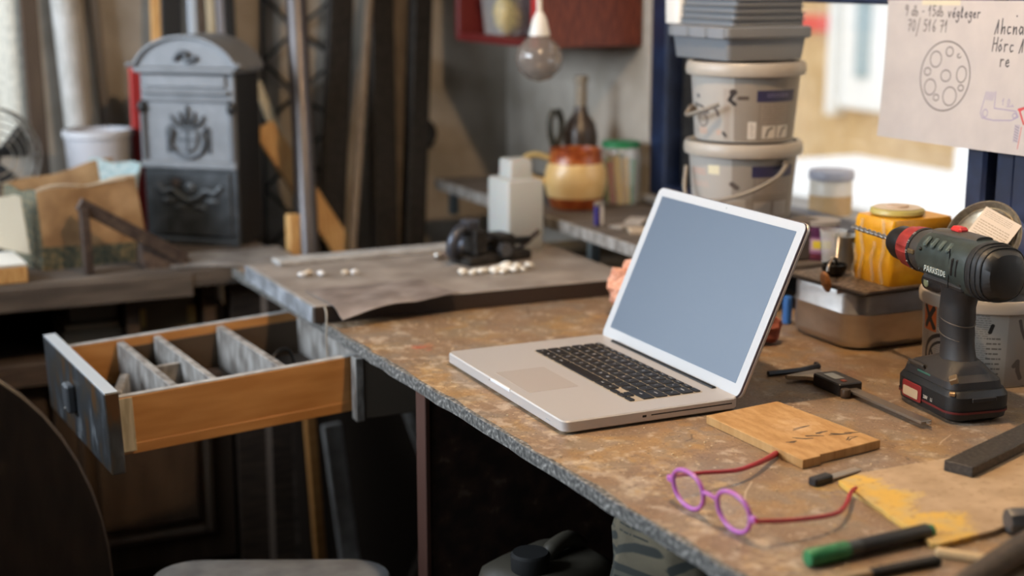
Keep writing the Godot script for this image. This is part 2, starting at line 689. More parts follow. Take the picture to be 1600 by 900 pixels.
func hole_wall(mb: MB, along: int, at0: float, at1: float, lo: Vector2, hi: Vector2, holes: Array) -> void:
	# a wall of thickness at0..at1 across axis 0 (x) or 2 (z); lo/hi: (run, y); holes: [run0, run1, y0, y1] that do not overlap in run
	var r := lo.x
	var put := func(a: float, b: float, y0: float, y1: float):
		if b - a > 0.001 and y1 - y0 > 0.001:
			if along == 2:
				mb.bb(Vector3(at0, y0, a), Vector3(at1, y1, b))
			else:
				mb.bb(Vector3(a, y0, at0), Vector3(b, y1, at1))
	for h in holes:
		put.call(r, h[0], lo.y, hi.y)
		put.call(h[0], h[1], lo.y, h[2])
		put.call(h[0], h[1], h[3], hi.y)
		r = h[1]
	put.call(r, hi.x, lo.y, hi.y)


func room() -> void:
	struct("floor", MB.new().bb(Vector3(-2.6, -H - 0.1, -1.85), Vector3(0.87, -H, 3.2)), M.floor, "dark worn concrete workshop floor")
	struct("ceiling", MB.new().bb(Vector3(-2.6, 1.9, -1.85), Vector3(0.87, 2.05, 3.2)), M.ceiling)
	var w := MB.new()
	hole_wall(w, 2, 0.62, 0.87, Vector2(-1.85, -H), Vector2(3.2, 1.9), [[-0.905, 1.0, 0.10, 1.15]])
	struct("wall_right", w, M.plaster, "cream plaster wall with the blue window")
	w = MB.new()
	hole_wall(w, 0, -1.85, -1.6, Vector2(-2.6, -H), Vector2(0.62, 1.9), [[-1.7, -0.50, 0.18, 1.25]])
	struct("wall_back", w, M.plaster, "grey beige plaster wall behind the leaning poles")
	w = MB.new()
	hole_wall(w, 2, -2.6, -2.4, Vector2(-1.6, -H), Vector2(3.0, 1.9), [[-1.3, 0.5, 0.5, 1.6]])
	struct("wall_left", w, M.plaster)
	struct("wall_front", MB.new().bb(Vector3(-2.6, -H, 3.0), Vector3(0.62, 1.9, 3.2)), mat("#4a423a", 0.9))
	# the blue window beside the bench
	var f := struct("window_1", MB.new().bb(Vector3(0.62, 0.10, -0.905), Vector3(0.70, 1.15, -0.845), 0.004), M.blue, "dark blue painted window frame")
	var fm := MB.new()
	fm.bb(Vector3(0.622, 0.492, -0.845), Vector3(0.70, 0.55, 0.02), 0.004)
	fm.bb(Vector3(0.622, 0.492, 0.155), Vector3(0.70, 0.55, 1.0), 0.004)
	part(f, "transom", fm, M.blue)
	part(f, "bottom_rail", MB.new().bb(Vector3(0.622, 0.10, -0.845), Vector3(0.70, 0.124, 1.0), 0.004), M.blue)
	part(f, "top_rail", MB.new().bb(Vector3(0.622, 1.09, -0.845), Vector3(0.70, 1.15, 1.0), 0.004), M.blue)
	for z in [[0.012, 0.052], [0.060, 0.100], [0.106, 0.160], [0.94, 1.0]]:
		part(f, "stile", MB.new().bb(Vector3(0.620 + (0.012 if z[0] == 0.060 else 0.0), 0.10, z[0]), Vector3(0.70, 1.15, z[1]), 0.005), M.blue)
	part(f, "stile", MB.new().bb(Vector3(0.655, 0.10, -0.84), Vector3(0.70, 1.15, -0.79), 0.004), M.black_iron)
	part(f, "pane", MB.new().bb(Vector3(0.668, 0.124, -0.79), Vector3(0.672, 0.492, 0.012)), M.glass)
	part(f, "pane", MB.new().bb(Vector3(0.668, 0.124, 0.16), Vector3(0.672, 0.492, 0.94)), M.glass)
	part(f, "pane", MB.new().bb(Vector3(0.668, 0.55, -0.79), Vector3(0.672, 1.09, 0.012)), M.glass)
	part(f, "pane", MB.new().bb(Vector3(0.668, 0.55, 0.16), Vector3(0.672, 1.09, 0.94)), M.glass)
	part(f, "sill", MB.new().bb(Vector3(0.60, 0.085, -0.90), Vector3(0.72, 0.10, 1.0), 0.003), M.worn_grey)
	# far window and the wide left window
	window_frame("window_2", Vector3(-1.1, 0.715, -1.72), Vector2(1.2, 1.07), 0.0, 2, M.white_paint)
	window_frame("window_3", Vector3(-2.5, 1.05, -0.4), Vector2(1.8, 1.1), 90.0, 3, M.white_paint)


func window_frame(called: String, c: Vector3, s: Vector2, turn: float, n: int, m: Material) -> void:
	var f := struct(called, MB.new().bb(Vector3(-s.x / 2, -s.y / 2, -0.03), Vector3(s.x / 2, -s.y / 2 + 0.06, 0.03), 0.004), m)
	f.position += c
	f.rotation_degrees.y = turn
	part(f, "top_rail", MB.new().bb(Vector3(-s.x / 2, s.y / 2 - 0.06, -0.03), Vector3(s.x / 2, s.y / 2, 0.03), 0.004), m)
	for k in n + 1:
		var x := lerpf(-s.x / 2 + 0.03, s.x / 2 - 0.03, float(k) / n)
		part(f, "stile", MB.new().bb(Vector3(x - 0.03, -s.y / 2 + 0.06, -0.03), Vector3(x + 0.03, s.y / 2 - 0.06, 0.03), 0.004), m)
		if k < n:
			var x2 := lerpf(-s.x / 2 + 0.03, s.x / 2 - 0.03, float(k + 1) / n)
			part(f, "pane", MB.new().bb(Vector3(x + 0.03, -s.y / 2 + 0.06, -0.003), Vector3(x2 - 0.03, s.y / 2 - 0.06, 0.003)), M.glass)


func outside() -> void:
	struct("ground_outside", MB.new().bb(Vector3(0.87, -H - 0.25, -14), Vector3(16, -H - 0.15, 8)), nmat([[0.3, "#a89c8a"], [0.7, "#c4b8a4"]], Vector3.ONE * 0.8, 0.95, 0.0, 51, 0.02), "pale sunlit yard outside the window")
	var tan_wall := nmat([[0.2, "#c39f68"], [0.5, "#cba873"], [0.8, "#d2b17e"]], Vector3.ONE * 0.7, 0.95, 0.0, 52, 0.02, 4)
	var b := thing("neighbour_building", "tan rendered building with white shutter seen through the window", "building", Vector3(3.7, -H - 0.15, -4.0))
	part(b, "wall", MB.new().bb(Vector3(0, 0, -5), Vector3(0.3, 4.5, 6)), tan_wall)
	var door := part(b, "shutter", MB.new().bb(Vector3(-0.05, 0.84, -0.26), Vector3(0.02, 2.2, 0.30), 0.01), mat("#f2f1ea", 0.5))
	part(door, "frame", MB.new().bb(Vector3(-0.08, 0.80, -0.32), Vector3(0.02, 2.3, -0.26), 0.01), mat("#f4f2ea", 0.5))
	part(door, "panel", MB.new().bb(Vector3(-0.065, 1.0, -0.12), Vector3(-0.045, 2.1, -0.02), 0.005), mat("#9db0b2", 0.3))
	part(b, "sign_plate", MB.new().bb(Vector3(-0.03, 1.205, -0.64), Vector3(0.0, 1.285, -0.36), 0.003), mat("#e04b35", 0.6), "plain red sign plate")
	part(b, "plinth", MB.new().bb(Vector3(-0.10, 0.0, -5), Vector3(0.0, 0.35, 6), 0.01), mat("#e9e0d0", 0.9))
	var wt := thing("glare_table", "white slatted table added in the yard to give its blown out glare", "table", Vector3(2.75, -H - 0.15, -2.75), 0.0)  # added white surface that gives the overexposed patch low in the window
	for k in 6:
		part(wt, "slat", MB.new().bb(Vector3(-0.42 + k * 0.145, 0.68, -0.75), Vector3(-0.42 + k * 0.145 + 0.135, 0.71, 0.75), 0.004), mat("#f6f6f2", 0.6))
	part(wt, "apron", MB.new().bb(Vector3(-0.38, 0.58, -0.68), Vector3(0.40, 0.68, 0.68)), mat("#f2f2ee", 0.6))
	for sx in [-0.35, 0.37]:
		for sz in [-0.66, 0.66]:
			part(wt, "leg", MB.new().bb(Vector3(sx - 0.03, 0, sz - 0.03), Vector3(sx + 0.03, 0.58, sz + 0.03)), mat("#f2f2ee", 0.6))


	var br := thing("glare_barrel", "white plastic barrel added in the yard to give its blown out glare", "barrel", Vector3(3.38, -H - 0.15, -2.80))  # added white body for the blown-out area beyond the pane
	part(br, "body", MB.new().lathe([Vector2(0, 0), Vector2(0.17, 0), Vector2(0.19, 0.05), Vector2(0.19, 0.80), Vector2(0.16, 0.86), Vector2(0, 0.88)], 32).smooth(40), mat("#f4f4f0", 0.5))
	part(br, "band", MB.new().lathe([Vector2(0.192, 0.40), Vector2(0.198, 0.42), Vector2(0.198, 0.45), Vector2(0.192, 0.47)], 32).smooth(40), mat("#eeeeea", 0.5))


func bench_image() -> Image:
	var w := 900
	var h := 1560
	var px := 1000.0   # pixels a metre; x from -0.25, z from -0.5
	var byte := func(sd: int, fr: float, oct: int, ty: int) -> PackedByteArray:
		var n := FastNoiseLite.new()
		n.seed = sd
		n.frequency = fr
		n.fractal_octaves = oct
		n.noise_type = ty
		var im := n.get_image(w, h, false, false, true)
		im.convert(Image.FORMAT_L8)
		return im.get_data()
	var a: PackedByteArray = byte.call(1, 0.006, 5, FastNoiseLite.TYPE_SIMPLEX_SMOOTH)
	var b: PackedByteArray = byte.call(2, 0.012, 5, FastNoiseLite.TYPE_SIMPLEX_SMOOTH)
	var c: PackedByteArray = byte.call(3, 0.05, 4, FastNoiseLite.TYPE_SIMPLEX_SMOOTH)
	var d: PackedByteArray = byte.call(4, 0.20, 2, FastNoiseLite.TYPE_SIMPLEX_SMOOTH)
	var e: PackedByteArray = byte.call(5, 0.02, 4, FastNoiseLite.TYPE_SIMPLEX_SMOOTH)
	var out := PackedByteArray()
	out.resize(w * h * 3)
	var brown := Color("#846b53")
	var ochre := Color("#94744d")
	var grey := Color("#7e7164")
	var pale := Color("#b2a18d")
	var dark := Color("#7a624d")
	for y in h:
		for x in w:
			var i := y * w + x
			var k := brown.lerp(ochre, smoothstep(110.0, 170.0, a[i]))
			k = k.lerp(grey, 0.6 * smoothstep(110.0, 175.0, b[i]))
			k = k.lerp(pale, 0.7 * smoothstep(148.0, 190.0, e[i] * 0.6 + c[i] * 0.4 + (14.0 if x < 150 else 0.0)))
			k = k.lerp(dark, 0.6 * smoothstep(165.0, 200.0, (255 - c[i]) * 0.55 + (255 - b[i]) * 0.45))
			var g: float = d[i]
			if g > 205:
				k = k.lerp(Color("#d8c7ae"), minf(1.0, (g - 205.0) / 22.0) * 0.7)
			elif g < 42:
				k = k.lerp(Color("#2e2219"), 0.7)
			var s := 0.95 + 0.1 * g / 255.0
			out[i * 3] = clampi(int(k.r * s * 255), 0, 255)
			out[i * 3 + 1] = clampi(int(k.g * s * 255), 0, 255)
			out[i * 3 + 2] = clampi(int(k.b * s * 255), 0, 255)
	var im := Image.create_from_data(w, h, false, Image.FORMAT_RGB8, out)
	# smears and splashes of paint seen on the bench
	var at := func(x: float, z: float) -> Vector2: return Vector2((x + 0.25) * px, (z + 0.5) * px)
	var r2 := RandomNumberGenerator.new()
	r2.seed = 5
	for s in [[-0.125, -0.285, "#b0523c", 0.8, 16], [-0.105, -0.29, "#c98a63", 0.6, 10], [-0.14, -0.30, "#d8c3ae", 0.6, 8], [-0.05, 0.40, "#d8b878", 0.5, 22], [-0.11, 0.43, "#d6ac5c", 0.6, 10], [-0.10, 0.56, "#cdb79a", 0.6, 22], [0.05, 0.46, "#b28d45", 0.6, 18], [-0.05, 0.33, "#cbb598", 0.5, 30], [-0.02, 0.27, "#bd8f4c", 0.4, 30], [0.03, 0.22, "#b5803e", 0.5, 26], [0.36, 0.10, "#6f4238", 0.45, 14], [-0.13, 0.35, "#c8b7a0", 0.5, 26], [0.22, 0.40, "#c9a978", 0.35, 24], [0.28, 0.36, "#c09a66", 0.3, 26]]:
		var o: Vector2 = at.call(s[0], s[1])
		for k in 26:
			var p := o + Vector2(r2.randfn(0, s[4] * 0.5), r2.randfn(0, s[4] * 0.8))
			var cc := Color(s[2])
			cc.a = s[3] * r2.randf_range(0.15, 0.5)
			dot(im, p.x, p.y, r2.randf_range(1.5, s[4] * 0.4), cc)
	for k in 420:
		var p := Vector2(r2.randf_range(20, 880), r2.randf_range(60, 1300))
		var cc := Color("#e6d7bf") if r2.randf() < 0.65 else Color("#3a2a1e")
		cc.a = r2.randf_range(0.3, 0.9)
		dot(im, p.x, p.y, r2.randf_range(0.5, 1.9), cc)
	for k in 60:
		var o := Vector2(r2.randf_range(70, 190), r2.randf_range(300, 1150))
		for j in 14:
			var cc := Color("#cdb795") if r2.randf() < 0.7 else Color("#b78e4f")
			cc.a = r2.randf_range(0.1, 0.35)
			dot(im, o.x + r2.randfn(0, 9), o.y + r2.randfn(0, 14), r2.randf_range(1.0, 5.5), cc)
	for k in 130:
		var p := Vector2(r2.randf_range(20, 880), r2.randf_range(60, 1300))
		var q := p + Vector2.from_angle(r2.randf() * TAU) * r2.randf_range(8, 70)
		var cc := Color("#cdbba4") if r2.randf() < 0.6 else Color("#4a3627")
		cc.a = r2.randf_range(0.12, 0.4)
		stroke(im, [p, (p + q) * 0.5 + Vector2(r2.randfn(0, 3), r2.randfn(0, 3)), q], r2.randf_range(0.4, 1.0), cc)
	return im


func bench() -> void:
	var t := thing("workbench", "long worn brown workbench with chipped grey front edge under the laptop", "workbench")
	var edge := []
	var r2 := RandomNumberGenerator.new()
	r2.seed = 3
	for k in 61:
		var z := lerpf(-0.98, 1.02, k / 60.0)
		edge.append(Vector2(-0.187 + 0.041 * z + r2.randfn(0, 0.0007), z))
	var back := [Vector2(0.615, 1.02), Vector2(0.615, -0.98)]
	var topm := img_mat(bench_image(), 0.62)
	topm.roughness_texture = noise_tex(61, 0.03, [[0.2, "#808080"], [0.8, "#e8e8e8"]])
	topm.roughness = 0.72
	topm.texture_repeat = true
	topm.normal_enabled = true
	topm.normal_texture = bump_tex(62, 0.04, 1.2)
	topm.normal_scale = 0.5
	var mb := MB.new()
	mb.uvp(Vector3(-0.25, 0, -0.5), Vector3(1 / 0.9, 0, 0), Vector3(0, 0, 1 / 1.56))
	mb.prism(edge + back, -0.0155, 0.0, 0.0012)
	part(t, "top_board", mb, topm, "stained brown bench top board")
	var strip := []
	for p in edge:
		strip.append(p + Vector2(-0.0035 + r2.randfn(0, 0.0008), 0))
	var inner := edge.duplicate()
	inner.reverse()
	for i in inner.size():
		inner[i] += Vector2(0.004 + r2.randfn(0, 0.0014), 0)
	part(t, "front_edge", MB.new().prism(strip + inner, -0.0165, 0.0006, 0.001), M.edge, "chipped grey white front edge")
	part(t, "side_panel", MB.new().bb(Vector3(-0.166, -H, -0.175), Vector3(0.60, -0.017, -0.145), 0.002), M.rust_panel, "rust brown steel side panel")
	part(t, "panel_lip", MB.new().bb(Vector3(-0.174, -H, -0.178), Vector3(-0.1665, -0.03, -0.143), 0.001), mat("#4d2f24", 0.7))
	part(t, "side_panel", MB.new().bb(Vector3(-0.15, -H, 0.93), Vector3(0.60, -0.017, 0.96), 0.002), M.rust_panel)
	part(t, "back_panel", MB.new().bb(Vector3(0.60, -H, -0.95), Vector3(0.615, -0.017, 0.96), 0.001), M.dark_wood)
	# the drawer case under the far end
	part(t, "case_side", MB.new().bb(Vector3(-0.19, -0.122, -0.372), Vector3(0.40, -0.017, -0.354), 0.001), mat("#5b5145", 0.7))
	part(t, "case_edge", MB.new().bb(Vector3(-0.203, -0.125, -0.374), Vector3(-0.190, -0.026, -0.353), 0.001), M.worn_grey)
	part(t, "case_side", MB.new().bb(Vector3(-0.20, -0.122, -0.76), Vector3(0.40, -0.017, -0.742), 0.001), mat("#5b5145", 0.7))
	part(t, "case_back", MB.new().bb(Vector3(0.385, -0.122, -0.742), Vector3(0.40, -0.017, -0.372)), mat("#5b5145", 0.7))
	for x in [-0.17, 0.56]:
		part(t, "leg", MB.new().bb(Vector3(x - 0.02, -H, -0.94), Vector3(x + 0.02, -0.017, -0.90), 0.002), M.dark_wood)
	# the thick plate lying across the far end
	var s := thing("work_plate", "thick grey brown plate lying across the far end of the workbench", "plate", Vector3(0, 0, 0))
	part(s, "plate", MB.new().prism([Vector2(-0.222, -0.487), Vector2(0.352, -0.470), Vector2(0.352, -0.875), Vector2(-0.232, -0.86)], 0.0004, 0.028, 0.002), M.slab)
	part(s, "edge_band", MB.new().prism([Vector2(-0.2265, -0.4895), Vector2(-0.2225, -0.4895), Vector2(-0.2325, -0.862), Vector2(-0.2365, -0.862)], 0.001, 0.0275, 0.0008), M.slab_side, "grey edge band")
	part(s, "front_band", MB.new().prism([Vector2(-0.2225, -0.4895), Vector2(-0.2225, -0.4865), Vector2(0.352, -0.4695), Vector2(0.352, -0.4725)], 0.001, 0.0275, 0.0008), mat("#2b2019", 0.6))
	solo("plank", MB.new().bar(Vector3(-0.185, 0.0325, -0.845), Vector3(0.22, 0.0325, -0.852), 0.05, 0.009, 0.002), M.grey_paint, "pale grey plank along the back edge of the work plate", "plank")


func left_bench() -> void:
	var t := thing("side_bench", "grey brown wooden side bench against the far wall carrying the mailbox", "workbench")
	part(t, "top_board", MB.new().bb(Vector3(-1.75, -0.035, -1.59), Vector3(-0.11, 0.0, -1.0), 0.003), M.old_wood)
	part(t, "front_board", MB.new().bb(Vector3(-1.75, -0.052, -1.015), Vector3(-0.30, -0.006, -0.997), 0.003), M.old_wood)
	part(t, "shelf", MB.new().bb(Vector3(-1.7, -0.185, -1.55), Vector3(-0.15, -0.160, -1.03), 0.002), M.dark_wood)
	part(t, "shelf_edge", MB.new().bb(Vector3(-1.7, -0.195, -1.03), Vector3(-0.24, -0.152, -1.012), 0.002), M.dark_wood)
	for x in [-0.405, -0.26, -0.9]:
		part(t, "divider", MB.new().bb(Vector3(x - 0.012, -0.16, -1.5), Vector3(x + 0.012, -0.035, -1.05), 0.001), M.dark_wood)
	part(t, "leg", MB.new().bb(Vector3(-0.22, -H, -1.1), Vector3(-0.16, -0.036, -1.04), 0.002), M.dark_wood)
	part(t, "leg", MB.new().bb(Vector3(-1.72, -H, -1.1), Vector3(-1.66, -0.036, -1.04), 0.002), M.dark_wood)
	part(t, "back_board", MB.new().bb(Vector3(-1.72, -H, -1.575), Vector3(-0.13, -0.036, -1.56)), M.dark_wood)
	var tc := thing("shade_cupboard", "low brown cupboard added out of view to shade the space under the bench", "cupboard", Vector3(-1.36, -H, 0.05))  # added out of view to keep daylight off the space under the bench
	part(tc, "body", MB.new().bb(Vector3(-0.22, 0.05, -1.0), Vector3(0.20, 1.05, 1.0), 0.004), M.cab_wood)
	part(tc, "plinth", MB.new().bb(Vector3(-0.20, 0.0, -0.98), Vector3(0.17, 0.05, 0.98)), M.dark_wood)
	for k in 4:
		var d := part(tc, "door", MB.new().bb(Vector3(0.2002, 0.08, -0.99 + k * 0.497), Vector3(0.218, 1.03, -0.99 + k * 0.497 + 0.489), 0.003), M.cab_wood)
		part(d, "knob", MB.new().ball(Vector3(0.230, 0.6, -0.94 + k * 0.497), Vector3(0.013, 0.013, 0.013), 14, 10).smooth(60), M.steel)
	# storage boxes in the cubbies
	var b := thing("storage_box", "dark grey card box filled with papers in the side bench cubby", "box", Vector3(-0.475, -0.1595, -1.13))
	part(b, "body", MB.new().bb(Vector3(-0.055, 0, -0.1), Vector3(0.055, 0.045, 0.05), 0.003), mat("#6f6b60", 0.8))
	part(b, "paper_stack", MB.new().bb(Vector3(-0.05, 0.0452, -0.09), Vector3(0.05, 0.055, 0.045), 0.001), mat("#8b8474", 0.9))
	part(b, "lid", MB.new().box(Vector3(0.005, 0.083, -0.02), Vector3(0.09, 0.05, 0.11), 0.003), mat("#5f5e57", 0.8))
	b = thing("corner_box", "dark grey box with pale yellow corner guards in the side bench cubby", "box", Vector3(-0.335, -0.1595, -1.15))
	part(b, "body", MB.new().bb(Vector3(-0.055, 0, -0.1), Vector3(0.055, 0.112, 0.06), 0.002), mat("#625a4c", 0.8))
	for sx in [-1.0, 1.0]:
		part(b, "corner_guard", MB.new().prism([Vector2(sx * 0.057, 0.0), Vector2(sx * 0.040, 0.0), Vector2(sx * 0.048, -0.04)], 0.0, 0.004).box(Vector3(sx * 0.048, 0.055, 0.061), Vector3(0.016, 0.035, 0.004), 0.001), mat("#b5a168", 0.6))
	# low panelled cabinet standing under it
	var c := thing("low_cabinet", "dark brown panelled wooden cabinet under the side bench", "cabinet", Vector3(-0.5, -H, -1.06))
	part(c, "body", MB.new().bb(Vector3(-0.45, 0.19, -0.42), Vector3(0.275, 0.61, 0.0), 0.003), M.cab_wood)
	part(c, "plinth", MB.new().bb(Vector3(-0.44, 0.0, -0.40), Vector3(0.265, 0.19, -0.06)), M.dark_wood)
	for dx in [-0.45, -0.065]:
		var dw := 0.34 if dx > -0.1 else 0.38
		var d := part(c, "door", MB.new().bb(Vector3(dx + 0.003, 0.205, 0.0), Vector3(dx + dw - 0.003, 0.60, 0.018), 0.003), M.cab_wood)
		var fr := MB.new()
		part(d, "panel", MB.new().bb(Vector3(dx + 0.075, 0.295, 0.018), Vector3(dx + dw - 0.075, 0.55, 0.027), 0.008), M.cab_wood)
		fr.bb(Vector3(dx + 0.045, 0.262, 0.018), Vector3(dx + 0.062, 0.58, 0.030), 0.005)
		fr.bb(Vector3(dx + dw - 0.062, 0.262, 0.018), Vector3(dx + dw - 0.045, 0.58, 0.030), 0.005)
		fr.bb(Vector3(dx + 0.062, 0.262, 0.018), Vector3(dx + dw - 0.062, 0.280, 0.030), 0.005)
		fr.bb(Vector3(dx + 0.062, 0.563, 0.018), Vector3(dx + dw - 0.062, 0.58, 0.030), 0.005)
		part(d, "moulding", fr, M.cab_wood)


func shelf_and_cabinet() -> void:
	var s := thing("wall_shelf", "grey wooden shelf board running along the window wall above the bench", "shelf")
	part(s, "board", MB.new().bb(Vector3(0.36, 0.06, -1.42), Vector3(0.615, 0.08, -0.235), 0.002), M.old_wood)
	part(s, "front_strip", MB.new().bb(Vector3(0.354, 0.058, -1.42), Vector3(0.3598, 0.0805, -0.235), 0.001), M.worn_grey)
	for z in [-0.70, -0.26, -1.38]:
		part(s, "post", MB.new().bb(Vector3(0.375, 0.0005, z - 0.008), Vector3(0.395, 0.06, z + 0.008), 0.001), mat("#4d5150", 0.5))
	part(s, "back_board", MB.new().bb(Vector3(0.60, 0.0005, -0.97), Vector3(0.615, 0.06, -0.235)), M.black)  # near-black board paints in the shade of the void under the shelf
	var c := thing("wall_cabinet", "dark red wall cabinet with open front hanging beside the window", "cabinet", Vector3(0, 0.396, 0))
	part(c, "end_panel", MB.new().bb(Vector3(0.385, 0, -0.956), Vector3(0.618, 0.62, -0.938), 0.002), nmat([[0.2, "#4a1c10"], [0.5, "#5c2818"], [0.8, "#6b3220"]], Vector3(12, 2, 12), 0.5, 0.0, 71, 0.02), "red brown end panel")
	part(c, "front_edge", MB.new().bb(Vector3(0.378, 0, -0.96), Vector3(0.3848, 0.62, -0.936), 0.001), mat("#a3201c", 0.45), "bright red front edge")
	var dr := mat("#5e1512", 0.5)
	part(c, "bottom", MB.new().bb(Vector3(0.385, 0, -1.345), Vector3(0.618, 0.016, -0.956), 0.001), dr)
	part(c, "top", MB.new().bb(Vector3(0.385, 0.604, -1.345), Vector3(0.618, 0.62, -0.956), 0.001), dr)
	part(c, "end_panel", MB.new().bb(Vector3(0.385, 0, -1.363), Vector3(0.618, 0.62, -1.345), 0.002), dr)
	part(c, "back", MB.new().bb(Vector3(0.606, 0.016, -1.345), Vector3(0.618, 0.604, -0.956)), dr)
	part(c, "shelf", MB.new().bb(Vector3(0.40, 0.26, -1.345), Vector3(0.605, 0.275, -0.956), 0.001), dr)
	var j := thing("storage_tub", "clear plastic tub holding a yellow bag inside the red cabinet", "tub", Vector3(0.455, 0.4125, -1.235))
	part(j, "tub", MB.new().ring_pts([rring(0.075, 0.095, 0.012, 0.0), rring(0.09, 0.11, 0.014, 0.085)], true).smooth(), M.clear)
	part(j, "lid", MB.new().ring_pts([rring(0.098, 0.118, 0.016, 0.0855), rring(0.098, 0.118, 0.016, 0.096)], true).smooth(), M.white_plastic)
	var nz := FastNoiseLite.new()
	nz.seed = 4
	nz.frequency = 0.12
	part(j, "yellow_bag", MB.new().ball(Vector3(0, 0.042, 0), Vector3(0.032, 0.040, 0.040), 20, 14, nz, 0.35).smooth(50), nmat([[0.3, "#5c4a1e"], [0.45, "#c9a53a"], [0.8, "#d8bb55"]], Vector3.ONE * 10, 0.5, 0, 73, 0.02), "crumpled yellow bag")


func drawer() -> void:
	var yaw := 0.082
	var sag := 0.039
	var u := Vector3(-cos(yaw) * cos(sag), -sin(sag), sin(yaw) * cos(sag))
	var w := Vector3(-sin(yaw), 0, -cos(yaw))
	var v := w.cross(u).normalized()
	var t := thing("drawer", "open wooden drawer with grey dividers pulled out of the workbench", "drawer", Vector3(-0.2, -0.0296, -0.380))
	t.basis = Basis(u, v, w)
	var L := 0.362
	var W := 0.335
	var hh := 0.084
	var inner := mat("#8a5427", 0.6)
	var s := part(t, "side", MB.new().bb(Vector3(-0.14, -hh, 0.0), Vector3(L, 0, 0.013), 0.001), M.drawer_wood, "orange brown drawer side")
	part(s, "top_edge", MB.new().bb(Vector3(-0.14, 0.0001, 0.0005), Vector3(L, 0.0016, 0.0128), 0.0005), M.grey_paint)
	part(s, "runner", MB.new().bb(Vector3(-0.14, -hh, -0.0016), Vector3(L - 0.02, -hh + 0.015, -0.0002), 0.0004), M.drawer_wood)
	part(s, "corner_patch", MB.new().bb(Vector3(L - 0.026, -hh + 0.004, -0.0022), Vector3(L - 0.001, -0.001, -0.0003), 0.0005), M.cream_wood)
	s = part(t, "side", MB.new().bb(Vector3(-0.14, -hh, W - 0.013), Vector3(L, 0, W), 0.001), M.drawer_wood)
	part(s, "top_edge", MB.new().bb(Vector3(-0.14, 0.0001, W - 0.0128), Vector3(L, 0.0016, W - 0.0005), 0.0005), M.grey_paint)
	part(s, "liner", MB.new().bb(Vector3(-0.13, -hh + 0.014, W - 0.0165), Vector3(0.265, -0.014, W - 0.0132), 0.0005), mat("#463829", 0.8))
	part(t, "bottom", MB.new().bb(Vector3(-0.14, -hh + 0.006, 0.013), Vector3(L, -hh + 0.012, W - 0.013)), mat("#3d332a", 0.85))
	part(t, "back", MB.new().bb(Vector3(-0.14, -hh + 0.012, 0.013), Vector3(-0.128, 0, W - 0.013)), M.drawer_wood)
	var f := part(t, "front_panel", MB.new().bb(Vector3(L, -0.098, -0.036), Vector3(L + 0.02, 0.020, W + 0.012), 0.0015), M.front_panel, "worn grey painted front panel")
	part(f, "top_edge", MB.new().bb(Vector3(L + 0.0005, 0.0201, -0.0355), Vector3(L + 0.0195, 0.0212, W + 0.0115), 0.0005), mat("#aeb4b8", 0.5))
	var hd := part(f, "handle", MB.new().bb(Vector3(L + 0.0201, -0.055, 0.145), Vector3(L + 0.034, -0.012, 0.175), 0.003), mat("#4d4f52", 0.5))
	part(hd, "screw", MB.new().ball(Vector3(L + 0.0345, -0.049, 0.16), Vector3(0.002, 0.002, 0.002), 8, 6).smooth(60), M.steel)
	for d in [[0.262, 0.012], [0.203, 0.011], [0.096, 0.012]]:
		part(t, "divider", MB.new().bb(Vector3(d[0], -hh + 0.012, 0.0135), Vector3(d[0] + d[1], -0.002, W - 0.017), 0.001), M.worn_grey)
	part(t, "divider", MB.new().bb(Vector3(0.2145, -hh + 0.012, 0.17), Vector3(0.2615, -0.012, 0.178), 0.001), M.worn_grey)
	part(t, "divider", MB.new().bb(Vector3(-0.045, -hh + 0.012, 0.0135), Vector3(-0.035, -0.004, W - 0.017), 0.001), M.worn_grey)
	# what lies in the compartments
	var inside := func(o: Node3D, p: Vector3, turn: float): o.transform = t.transform * Transform3D(Basis(Vector3.UP, turn), p)
	var fl := -hh + 0.0122
	var bl := MB.new().bb(Vector3(-0.02, 0, -0.016), Vector3(0.02, 0.046, 0.016), 0.003)
	inside.call(solo("plastic_block", bl, M.white_plastic, "small white plastic block in the front compartment of the drawer", "block"), Vector3(0.320, fl, 0.055), 0.3)
	inside.call(solo("scraper", MB.new().bar(Vector3(-0.05, 0.026, 0), Vector3(0.05, 0.026, 0), 0.014, 0.050, 0.002), M.worn_grey, "grey flat scraper bar lying along the front of the drawer", "tool"), Vector3(0.315, fl + 0.0005, 0.145), 1.2)
	inside.call(solo("small_can", MB.new().lathe([Vector2(0, 0), Vector2(0.013, 0), Vector2(0.014, 0.040), Vector2(0.012, 0.043), Vector2(0, 0.043)], 20).smooth(), M.alu_light, "round silver can in the front compartment of the drawer", "can"), Vector3(0.287, fl, 0.035), 0.0)
	var bolt_m = M.steel
	var spots := [[0.16, 0.03, 0.4], [0.14, 0.05, 1.6], [0.185, 0.045, 2.4], [0.15, 0.085, 0.1], [0.18, 0.11, 1.1], [0.125, 0.03, 0.9]]
	for q in spots:
		var b := thing("bolt", "shiny steel bolt lying in the middle drawer compartment", "bolt", Vector3.ZERO, 0.0, "bolts in the drawer")
		part(b, "shank", MB.new().tube([Vector3(0, 0.005, 0), Vector3(0.028, 0.005, 0)], 0.0035, 10).smooth(), bolt_m)
		part(b, "head", MB.new().tube([Vector3(-0.006, 0.006, 0), Vector3(0, 0.006, 0)], 0.0068, 6).smooth(20), bolt_m)
		b.transform = t.transform * Transform3D(Basis(Vector3.UP, q[2]), Vector3(q[0], fl, q[1]))
	inside.call(solo("wood_offcut", MB.new().bb(Vector3(-0.045, 0, -0.012), Vector3(0.045, 0.012, 0.012), 0.002), M.old_wood, "brown wood offcut in the middle drawer compartment", "offcut"), Vector3(0.16, fl, 0.19), 0.25)
